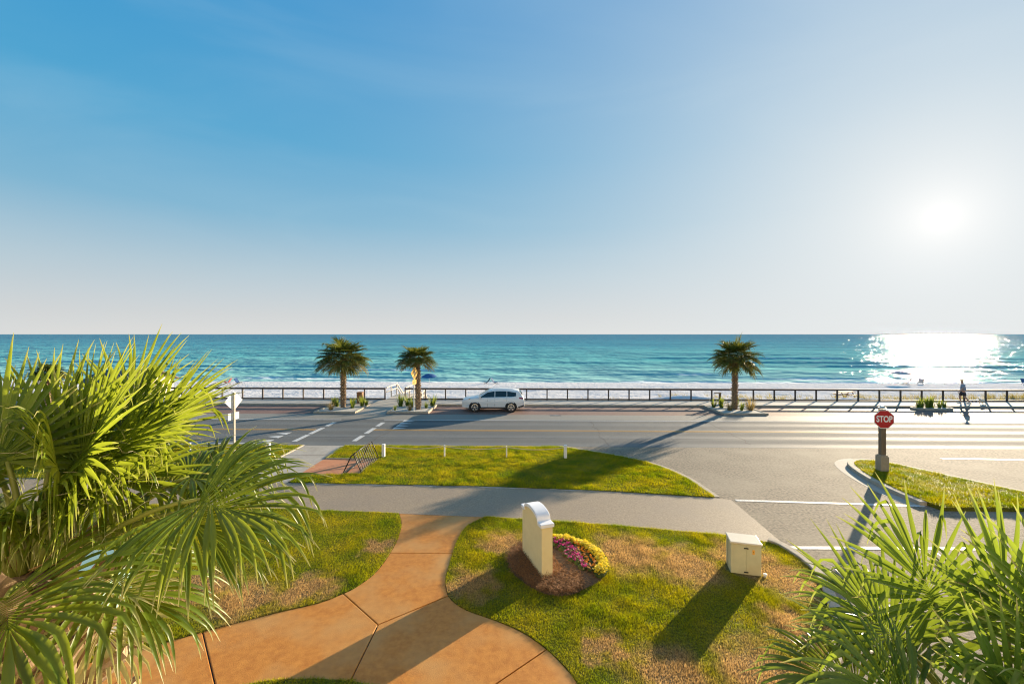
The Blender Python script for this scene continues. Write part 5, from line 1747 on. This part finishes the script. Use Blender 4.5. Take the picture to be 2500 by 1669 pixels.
# ------------------------------------------------------------------ white car
car = empty('parked_car', (-2.18, 33.05, 0.003), 0, 'white sport utility car parked on the brick strip facing left', 'car')
PROF = [(-2.42, 0.66), (-2.40, 0.86), (-2.30, 0.95), (-2.10, 1.00), (-1.75, 1.055), (-1.40, 1.10), (-1.18, 1.14), (-1.02, 1.23), (-0.80, 1.37), (-0.58, 1.50), (-0.36, 1.60), (-0.15, 1.655),
        (0.2, 1.69), (0.6, 1.705), (1.0, 1.70), (1.4, 1.68), (1.75, 1.645), (1.98, 1.60), (2.10, 1.50), (2.20, 1.34), (2.29, 1.18), (2.36, 1.05), (2.41, 0.85), (2.42, 0.66)]
px_ = [p[0] for p in PROF]
pz_ = [p[1] for p in PROF]


def ztop(x):
    return float(np.interp(x, px_, pz_))


def hwid(x, z):
    base = 0.90 + 0.055 * math.exp(-((z - 0.78) / 0.22) ** 2)
    if z > 1.02:
        base -= 0.40 * (z - 1.02) ** 1.15 * 0.95
    plan = 1 - 0.16 * max(0, (abs(x) - 1.55) / 0.87) ** 2.2
    return base * plan


secs = []
stx = sorted(set(px_ + [-2.0, -1.55, -1.3, 0.0, 0.4, 0.8, 1.2, 1.6, 1.9, 2.33]))
NZ = 11
vs, fs = [], []
for x in stx:
    zt = ztop(x)
    zb0 = 0.30 if abs(x) < 2.2 else 0.36
    rowp = []
    for k in range(NZ):
        t = k / (NZ - 1)
        z = zb0 + (zt - 0.045 - zb0) * t
        rowp.append((hwid(x, z), z))
    w = rowp[-1][0]
    rowp += [(w - 0.05, zt - 0.012), (w * 0.6, zt + 0.004), (0.0, zt + 0.012)]
    full = [(-a, b) for a, b in rowp] + [(a, b) for a, b in rowp[:-1][::-1]]
    vs += [(x, a, b) for a, b in full]
m_ = len(full)
for i in range(len(stx) - 1):
    for k in range(m_ - 1):
        fs.append((i * m_ + k, i * m_ + k + 1, (i + 1) * m_ + k + 1, (i + 1) * m_ + k))
    fs.append((i * m_, (i + 1) * m_, (i + 1) * m_ + m_ - 1, i * m_ + m_ - 1))
fs += [tuple(range(m_)), tuple((len(stx) - 1) * m_ + k for k in range(m_ - 1, -1, -1))]
body = MB().add(vs, fs).build('body', 'carpaint', car, smooth=True)


def side_patch(nm, poly, mat, off, sgn, parent=car, n=6):
    """a patch on the car flank, given as left edge / right edge lines in x-z"""
    (x0, zb0, zt0), (x1, zb1, zt1) = poly
    vs, fs = [], []
    for i in range(n + 1):
        t = i / n
        x = x0 + (x1 - x0) * t
        for k in range(4):
            u = k / 3
            z = (zb0 + (zb1 - zb0) * t) * (1 - u) + (zt0 + (zt1 - zt0) * t) * u
            vs.append((x, sgn * (hwid(x, z) + off), z))
    for i in range(n):
        for k in range(3):
            fs.append((4 * i + k, 4 * i + 4 + k, 4 * i + 5 + k, 4 * i + 1 + k))
    return MB().add(vs, fs).build(nm, mat, parent, smooth=True)


for sg in (-1, 1):
    side_patch('side_window', ((-0.98, 1.12, 1.15), (-0.42, 1.12, 1.50)), 'glass', 0.012, sg)
    side_patch('side_window', ((-0.42, 1.12, 1.50), (0.12, 1.13, 1.58)), 'glass', 0.012, sg)
    side_patch('side_window', ((0.18, 1.13, 1.585), (1.05, 1.15, 1.585)), 'glass', 0.012, sg)
    side_patch('side_window', ((1.10, 1.15, 1.58), (1.78, 1.22, 1.48)), 'glass', 0.012, sg)
    side_patch('window_trim', ((-1.02, 1.095, 1.118), (1.80, 1.17, 1.20)), 'chrome', 0.014, sg, n=16)
    side_patch('sill_cladding', ((-1.05, 0.28, 0.38), (1.02, 0.28, 0.38)), 'clad', 0.012, sg, n=10)
    side_patch('headlight', ((-2.32, 0.86, 0.93), (-1.86, 0.95, 1.02)), 'lampw', 0.010, sg)
    side_patch('indicator', ((-1.86, 0.95, 1.02), (-1.74, 0.99, 1.03)), 'amber', 0.010, sg)
    side_patch('tail_light', ((2.02, 1.04, 1.14), (2.34, 0.98, 1.10)), 'lampr', 0.012, sg)
    side_patch('rear_bumper_trim', ((1.95, 0.34, 0.42), (2.38, 0.40, 0.56)), 'clad', 0.012, sg)
    for x in (-0.05, 0.92):
        MB().box((x, sg * (hwid(x, 0.98) + 0.012), 0.99), (0.20, 0.03, 0.035)).build('door_handle', 'carpaint', car, bevel=0.01)
    for x in (-0.42, 0.15, 1.06):
        side_patch('door_seam', ((x - 0.006, 0.40, 1.09), (x + 0.006, 0.40, 1.09)), 'dark', 0.004, sg, n=1)
    MB().box((-0.98, sg * 1.02, 1.16), (0.14, 0.20, 0.15), top=0.8).build('mirror', 'carpaint', car, bevel=0.03)
    MB().box((-0.96, sg * 0.93, 1.10), (0.10, 0.14, 0.05)).build('mirror_arm', 'clad', car)
    MB().tube([(-0.1, sg * 0.60, 1.70), (0.0, sg * 0.60, 1.745), (1.5, sg * 0.58, 1.735), (1.62, sg * 0.57, 1.68)], 0.018, n=6).build('roof_rail', 'chrome', car)
    for xw in (-1.39, 1.40):
        arc = MB()
        vs, fs = [], []
        K = 18
        for k in range(K + 1):
            a = math.pi * (-0.06 + 1.12 * k / K)
            for rr, yy in ((0.372, 0.925), (0.455, 0.955), (0.455, 0.90), (0.372, 0.80)):
                vs.append((xw + rr * math.cos(a), sg * yy, 0.375 + rr * math.sin(a)))
        for k in range(K):
            for j in range(4):
                j2 = (j + 1) % 4
                fs.append((4 * k + j, 4 * k + j2, 4 * k + 4 + j2, 4 * k + 4 + j))
        arc.add(vs, fs).build('wheel_arch', 'clad', car)
        # dark wheel well behind the tyre
        well = MB().lathe([(0.43, 0), (0.43, 0.012)], n=28)
        well.v = [(xw + v[0], sg * (0.935 + v[2]), 0.375 + v[1]) for v in well.v]
        well.build('wheel_well', 'dark', car)
        ty = MB().lathe([(0.245, -0.115), (0.33, -0.115), (0.372, -0.08), (0.376, 0.0), (0.372, 0.08), (0.33, 0.115), (0.245, 0.115)], n=32)
        ty.v = [(xw + v[0], sg * (0.872 + v[2]), 0.375 + v[1]) for v in ty.v]
        wheel = ty.build('wheel', 'tyre', car, smooth=True)
        rim = MB()
        rim.lathe([(0.262, 0.108), (0.262, 0.126), (0.225, 0.130), (0.222, 0.11)], n=32)
        rim.lathe([(0.06, 0.11), (0.06, 0.137), (0.03, 0.14)], n=14)
        for k in range(5):
            a = 2 * math.pi * k / 5 + 0.3
            for da_ in (-0.17, 0.17):
                e = Vector((math.cos(a + da_ * 0.3), math.sin(a + da_ * 0.3), 0))
                f_ = Vector((math.cos(a + da_), math.sin(a + da_), 0))
                s_ = Vector((-math.sin(a), math.cos(a), 0)) * 0.022
                p, q = e * 0.05, f_ * 0.235
                rim.add([(p.x - s_.x, p.y - s_.y, 0.122), (p.x + s_.x, p.y + s_.y, 0.122), (q.x + s_.x, q.y + s_.y, 0.128), (q.x - s_.x, q.y - s_.y, 0.128),
                         (p.x - s_.x, p.y - s_.y, 0.134), (p.x + s_.x, p.y + s_.y, 0.134), (q.x + s_.x, q.y + s_.y, 0.134), (q.x - s_.x, q.y - s_.y, 0.134)],
                        [(3, 2, 1, 0), (4, 5, 6, 7), (0, 1, 5, 4), (1, 2, 6, 5), (2, 3, 7, 6), (3, 0, 4, 7)])
        rim.v = [(xw + v[0], sg * (0.872 + v[2]), 0.375 + v[1]) for v in rim.v]
        rim.build('rim', 'chrome', wheel)


def top_patch(nm, x0, x1, w0, w1, mat, off):
    vs, fs = [], []
    n, m = 7, 8
    for i in range(n + 1):
        x = x0 + (x1 - x0) * i / n
        w = w0 + (w1 - w0) * i / n
        sl = (ztop(x + 0.01) - ztop(x - 0.01)) / 0.02
        nn = Vector((-sl, 0, 1)).normalized()
        for k in range(m + 1):
            y = -w + 2 * w * k / m
            vs.append((x + nn.x * off, y, ztop(x) + 0.012 - 0.02 * (y / 0.7) ** 2 + nn.z * off))
    for i in range(n):
        for k in range(m):
            a = i * (m + 1) + k
            fs.append((a, a + 1, a + m + 2, a + m + 1))
    MB().add(vs, fs).build(nm, mat, car, smooth=True)


top_patch('windscreen', -1.12, -0.40, 0.70, 0.60, 'glass', 0.012)
top_patch('rear_window', 2.03, 2.27, 0.56, 0.66, 'glass', 0.014)
MB().box((-2.40, 0, 0.42), (0.10, 1.35, 0.14)).build('front_bumper_trim', 'clad', car, bevel=0.03)
MB().box((-2.405, 0, 0.74), (0.06, 1.05, 0.16)).build('grille', 'clad', car, bevel=0.02)
MB().box((2.38, 0, 0.44), (0.12, 1.45, 0.16)).build('rear_bumper_trim', 'clad', car, bevel=0.03)
MB().box((0.0, 0, 0.30), (4.2, 1.5, 0.12)).build('underbody', 'dark', car)

# ------------------------------------------------------------------ street furniture
bn = empty('litter_bin', (-13.75, 35.4, 0.15), 0, 'square brown slatted wooden litter bin behind the tallest palm', 'litter bin')
MB().box((0, 0, 0.42), (0.36, 0.36, 0.80)).build('liner', 'dark', bn)
sl = MB().box((0, 0, 0.43), (0.09, 0.03, 0.86)).build('slat', 'wood', mesh_only=True)
for s_ in range(4):
    for k in range(4):
        a = s_ * math.pi / 2
        u = -0.15 + 0.10 * k
        link_mesh('slat', sl, bn, (u * math.cos(a) + 0.205 * math.sin(a), u * math.sin(a) - 0.205 * math.cos(a), 0), (0, 0, a))
MB().box((0, 0, 0.89), (0.48, 0.48, 0.05)).build('lid', 'wood', bn, bevel=0.01)

sp_ = empty('bollard_with_board', (16.55, 35.4, 0.15), 0, 'dark timber post with a flat board on top left of the lone palm', 'post')
MB().box((0.1, 0, 0.45), (0.14, 0.14, 0.9)).build('post', 'postwood', sp_)
MB().box((-0.08, 0, 0.93), (0.55, 0.22, 0.06)).build('board', 'postwood', sp_, bevel=0.01)

dr_ = empty('storm_drain', (2.53, 30.95, 0.0), 0, 'dark iron storm drain grate at the brick strip edge', 'drain')
MB().box((0, 0, 0.004), (0.80, 0.34, 0.008)).build('frame', 'dark', dr_)
gb = MB().box((0, 0, 0.012), (0.035, 0.30, 0.008)).build('grate_bar', 'galv', mesh_only=True)
for k in range(9):
    link_mesh('grate_bar', gb, dr_, (-0.34 + 0.085 * k, 0, 0))

tb = empty('picnic_table', (35.2, 46.2, -0.98), R(8), 'brown timber picnic table on the dune behind the right railing', 'table')
MB().box((0, 0, 0.74), (1.8, 0.75, 0.05)).build('table_top', 'wood', tb)
for s_ in (-1, 1):
    MB().box((0, s_ * 0.68, 0.44), (1.8, 0.26, 0.045)).build('seat', 'wood', tb)
    for e_ in (-1, 1):
        MB().tube([(e_ * 0.65, s_ * 0.62, -0.05), (e_ * 0.65, s_ * 0.2, 0.72)], 0.045, n=6).build('leg', 'wood', tb)
    MB().box((s_ * 0.65, 0, 0.40), (0.05, 1.6, 0.09)).build('cross_beam', 'wood', tb)


# ------------------------------------------------------------------ beach things
def beach_z(y):
    return float(np.interp(y, [37.4, 40, 48, 60, 66, 72], [-0.75, -0.85, -1.05, -1.35, -1.65, -2.1]))


def umbrella(x, y, rad, h, mat, label, tilt=0.0):
    root = empty('beach_umbrella', (x, y, beach_z(y)), 0, label, 'umbrella')
    root.rotation_euler = (tilt, 0, 0)
    MB().tube([(0, 0, -0.2), (0, 0, h)], 0.02, n=6).build('pole', 'white', root)
    n = 8
    vs = [(0, 0, h + 0.08)]
    fs = []
    for r_, z in ((0.55, -0.10), (1.0, -0.42)):
        for k in range(2 * n):
            a = math.pi * k / n
            rr = rad * r_ * (1.0 if k % 2 == 0 else 0.94)
            vs.append((rr * math.cos(a), rr * math.sin(a), h + z * rad * 0.75 + (0.0 if k % 2 == 0 else 0.03)))
    for k in range(2 * n):
        k2 = (k + 1) % (2 * n)
        fs += [(0, 1 + k, 1 + k2), (1 + k, 1 + 2 * n + k, 1 + 2 * n + k2, 1 + k2)]
    cn = MB().add(vs, fs).build('canopy', mat, root)
    return root


def beach_chair(x, y, rz, mat, label):
    root = empty('beach_chair', (x, y, beach_z(y)), rz, label, 'beach chair', 'chairs on the sand')
    for s_ in (-1, 1):
        MB().tube([(-0.35, s_ * 0.3, 0.0), (0.35, s_ * 0.3, 0.32)], 0.02, n=5).build('leg', 'black', root)
        MB().tube([(0.42, s_ * 0.3, 0.0), (-0.25, s_ * 0.3, 0.30), (-0.62, s_ * 0.3, 0.85)], 0.02, n=5).build('frame', 'black', root)
    MB().add([(0.38, -0.28, 0.33), (0.38, 0.28, 0.33), (0.05, 0.28, 0.24), (0.05, -0.28, 0.24), (-0.25, 0.28, 0.30), (-0.25, -0.28, 0.30),
              (0.38, -0.28, 0.30), (0.38, 0.28, 0.30), (0.05, 0.28, 0.21), (0.05, -0.28, 0.21), (-0.25, 0.28, 0.27), (-0.25, -0.28, 0.27)],
             [(0, 1, 2, 3), (3, 2, 4, 5), (9, 8, 7, 6), (11, 10, 8, 9), (0, 3, 9, 6), (3, 5, 11, 9), (1, 7, 8, 2), (2, 8, 10, 4), (0, 6, 7, 1), (5, 4, 10, 11)]).build('seat', mat, root)
    MB().add([(-0.25, -0.28, 0.31), (-0.25, 0.28, 0.31), (-0.62, 0.28, 0.88), (-0.62, -0.28, 0.88), (-0.28, -0.28, 0.30), (-0.28, 0.28, 0.30), (-0.65, 0.28, 0.87), (-0.65, -0.28, 0.87)],
             [(0, 1, 2, 3), (7, 6, 5, 4), (0, 4, 5, 1), (2, 6, 7, 3), (1, 5, 6, 2), (0, 3, 7, 4)]).build('backrest', mat, root)
    return root


umbrella(-13.6, 61.6, 1.15, 1.55, 'bluecloth', 'blue beach umbrella on the sand just right of the small road palm', 0.15)
umbrella(57.3, 64.4, 1.35, 2.0, 'greycloth', 'grey beach umbrella near the waterline by the sun glitter', 0.0)
beach_chair(-5.3, 62.9, R(195), 'greencloth', 'dark teal beach chair on the sand above the white car, left of the pair')
beach_chair(-3.9, 63.0, R(-10), 'bluecloth', 'navy beach chair on the sand above the white car, right of the pair')
beach_chair(-43.9, 61.4, R(190), 'redcloth', 'reddish beach chair at the left of the beach')
beach_chair(-42.1, 61.4, R(-10), 'bluecloth', 'blue beach chair beside the reddish one at left')
beach_chair(58.0, 64.3, R(120), 'greycloth', 'pale beach chair under the grey umbrella')
beach_chair(60.2, 64.4, R(60), 'greycloth', 'pale beach chair standing right of the grey umbrella')
beach_chair(76.4, 65.0, R(20), 'bluecloth', 'dark beach chair at the far right end of the sand')


# ------------------------------------------------------------------ walking person and dog
def skin_body(name, verts, edges, radii, mat, parent, root_i=0, sub=2):
    me = bpy.data.meshes.new(name)
    me.from_pydata(verts, edges, [])
    o = bpy.data.objects.new(name, me)
    COL.objects.link(o)
    o.parent = parent
    sk = o.modifiers.new('skin', 'SKIN')
    if not me.skin_vertices:
        me.attributes.new  # layer is made by the modifier below
    sd_ = o.modifiers.new('sub', 'SUBSURF')
    sd_.levels = sub
    sd_.render_levels = sub
    bm = bmesh.new()
    bm.from_mesh(me)
    lay = bm.verts.layers.skin.verify()
    bm.verts.ensure_lookup_table()
    for i, v in enumerate(bm.verts):
        r_ = radii[i]
        v[lay].radius = (r_, r_) if not isinstance(r_, tuple) else r_
        v[lay].use_root = (i == root_i)
    bm.to_mesh(me)
    bm.free()
    dg = bpy.context.evaluated_depsgraph_get()
    dg.update()
    m2 = bpy.data.meshes.new_from_object(o.evaluated_get(dg))
    o.modifiers.clear()
    o.data = m2
    m2.materials.clear()
    m2.materials.append(MT[mat])
    m2.polygons.foreach_set('use_smooth', [True] * len(m2.polygons))
    return o


# local frame: walks along -X, up Z
pr_ = empty('person', (37.5, 36.3, 0.15), R(-35), 'walker in cap, grey blue shirt and dark shorts on the far sidewalk', 'person')
pr_.scale = (1.15, 1.2, 1.08)
pv = [(0, 0, 0.95), (0, 0, 1.15), (-0.02, 0, 1.38), (-0.03, 0, 1.52), (-0.05, 0, 1.58), (-0.07, 0, 1.68), (-0.07, 0, 1.78),      # pelvis..head
      (-0.02, 0.17, 1.42), (0.06, 0.24, 1.16), (-0.02, 0.27, 0.92), (-0.05, 0.27, 0.84),                                           # left arm
      (-0.02, -0.17, 1.42), (-0.06, -0.25, 1.16), (-0.20, -0.24, 0.97), (-0.26, -0.23, 0.90),                                      # right arm
      (0.0, 0.10, 0.88), (-0.16, 0.10, 0.50), (-0.10, 0.10, 0.09), (-0.28, 0.10, 0.04),                                            # left leg, forward
      (0.0, -0.10, 0.88), (0.08, -0.10, 0.50), (0.30, -0.10, 0.15), (0.22, -0.10, 0.04)]                                           # right leg, trailing
pe = [(0, 1), (1, 2), (2, 3), (3, 4), (4, 5), (5, 6), (2, 7), (7, 8), (8, 9), (9, 10), (2, 11), (11, 12), (12, 13), (13, 14),
      (0, 15), (15, 16), (16, 17), (17, 18), (0, 19), (19, 20), (20, 21), (21, 22)]
prad = [0.15, (0.13, 0.16), (0.12, 0.16), 0.06, 0.055, (0.095, 0.08), (0.08, 0.07), 0.07, 0.045, 0.035, 0.03, 0.07, 0.045, 0.035, 0.03,
        0.095, 0.062, 0.042, 0.035, 0.095, 0.062, 0.042, 0.035]
skin_body('body', pv, pe, prad, 'skin', pr_)
# hands: palm side fingers and thumb
for (hx, hy, hz) in ((-0.05, 0.27, 0.82), (-0.27, -0.23, 0.88)):
    hd = MB()
    for k in range(4):
        hd.tube([(hx - 0.03 + 0.02 * k, hy, hz), (hx - 0.04 + 0.022 * k, hy, hz - (0.06, 0.075, 0.07, 0.055)[k]), (hx - 0.03 + 0.022 * k, hy - 0.02, hz - (0.085, 0.105, 0.10, 0.08)[k])], 0.009, n=6)
    hd.tube([(hx - 0.03, hy, hz + 0.02), (hx - 0.065, hy, hz - 0.02), (hx - 0.065, hy, hz - 0.05)], 0.010, n=6)
    hd.build('fingers', 'skin', pr_, smooth=True)
sv = [(0, 0, 0.92), (0, 0, 1.15), (-0.02, 0, 1.38), (-0.03, 0, 1.47), (-0.02, 0.18, 1.42), (0.04, 0.235, 1.20), (-0.02, -0.18, 1.42), (-0.05, -0.24, 1.20)]
se = [(0, 1), (1, 2), (2, 3), (2, 4), (4, 5), (2, 6), (6, 7)]
skin_body('shirt', sv, se, [(0.175, 0.20), (0.17, 0.195), (0.15, 0.19), 0.08, 0.10, 0.085, 0.10, 0.085], 'shirt', pr_)
skin_body('shorts', [(0, 0, 1.0), (0, 0, 0.90), (-0.01, 0.10, 0.84), (-0.14, 0.105, 0.56), (-0.01, -0.10, 0.84), (0.075, -0.105, 0.56)],
          [(0, 1), (1, 2), (2, 3), (1, 4), (4, 5)], [(0.165, 0.18), (0.17, 0.19), 0.125, 0.105, 0.125, 0.105], 'shorts', pr_)
cp = MB().lathe([(0.105, 0), (0.108, 0.04), (0.09, 0.09), (0.03, 0.115)], n=16, c=(-0.07, 0, 1.745))
cp.box((-0.20, 0, 1.755), (0.15, 0.16, 0.012))
cp.build('cap', 'hat', pr_, smooth=True)
MB().lathe([(0.06, 0), (0.088, 0.05), (0.09, 0.1)], n=12, c=(-0.045, 0, 1.64)).build('hair', 'hair', pr_, smooth=True)
fc = MB()
fc.tube([(-0.155, 0, 1.70), (-0.185, 0, 1.665), (-0.155, 0, 1.655)], 0.012, n=6)
fc.build('nose', 'skin', pr_, smooth=True)
ey = MB()
for s_ in (-1, 1):
    ey.box((-0.158, s_ * 0.032, 1.705), (0.012, 0.022, 0.012))
ey.box((-0.152, 0, 1.625), (0.012, 0.05, 0.01))
ey.build('eyes_and_mouth', 'dark', pr_)
for (x, y, z, ry) in ((-0.20, 0.10, 0.045, 0), (0.27, -0.10, 0.06, 0.25)):
    MB().box((x, y, z), (0.28, 0.10, 0.09), top=0.8).build('shoe', 'shoe', pr_, bevel=0.02)

dg_ = empty('dog', (38.75, 36.0, 0.15), R(10), 'small tan and white dog on a leash right of the walker', 'dog')
dv = [(0.16, 0, 0.26), (0.0, 0, 0.255), (-0.15, 0, 0.27), (-0.23, 0, 0.35), (-0.27, 0, 0.40), (-0.37, 0, 0.38),
      (0.22, 0, 0.31), (0.30, 0, 0.40),
      (-0.15, 0.06, 0.22), (-0.15, 0.065, 0.11), (-0.16, 0.065, 0.015), (-0.15, -0.06, 0.22), (-0.11, -0.065, 0.11), (-0.10, -0.065, 0.015),
      (0.16, 0.06, 0.21), (0.12, 0.065, 0.14), (0.20, 0.065, 0.08), (0.18, 0.065, 0.015), (0.16, -0.06, 0.21), (0.14, -0.065, 0.14), (0.23, -0.065, 0.08), (0.21, -0.065, 0.015)]
de = [(0, 1), (1, 2), (2, 3), (3, 4), (4, 5), (0, 6), (6, 7), (2, 8), (8, 9), (9, 10), (2, 11), (11, 12), (12, 13), (0, 14), (14, 15), (15, 16), (16, 17), (0, 18), (18, 19), (19, 20), (20, 21)]
drd = [0.08, 0.078, 0.09, 0.06, 0.062, 0.028, 0.03, 0.014, 0.045, 0.024, 0.02, 0.045, 0.024, 0.02, 0.055, 0.032, 0.022, 0.02, 0.055, 0.032, 0.022, 0.02]
skin_body('body', dv, de, drd, 'fur', dg_, root_i=1)
er = MB()
for s_ in (-1, 1):
    er.add([(-0.25, s_ * 0.035, 0.45), (-0.29, s_ * 0.05, 0.44), (-0.27, s_ * 0.075, 0.38), (-0.245, s_ * 0.055, 0.44)], [(0, 1, 2), (0, 2, 3), (0, 3, 1), (1, 3, 2)])
er.build('ears', 'hair', dg_)
ls = []
pA, pB = Vector((37.28, 36.18, 1.05)), Vector((38.55, 35.98, 0.47))
for k in range(14):
    t = k / 13
    p = pA.lerp(pB, t)
    p.z -= 0.45 * 4 * t * (1 - t) * 0.9
    ls.append(p)
tag(MB().tube(ls, 0.012, n=5).build('dog_leash', 'bluecloth'), 'blue leash hanging between the walker and the small dog', 'leash')
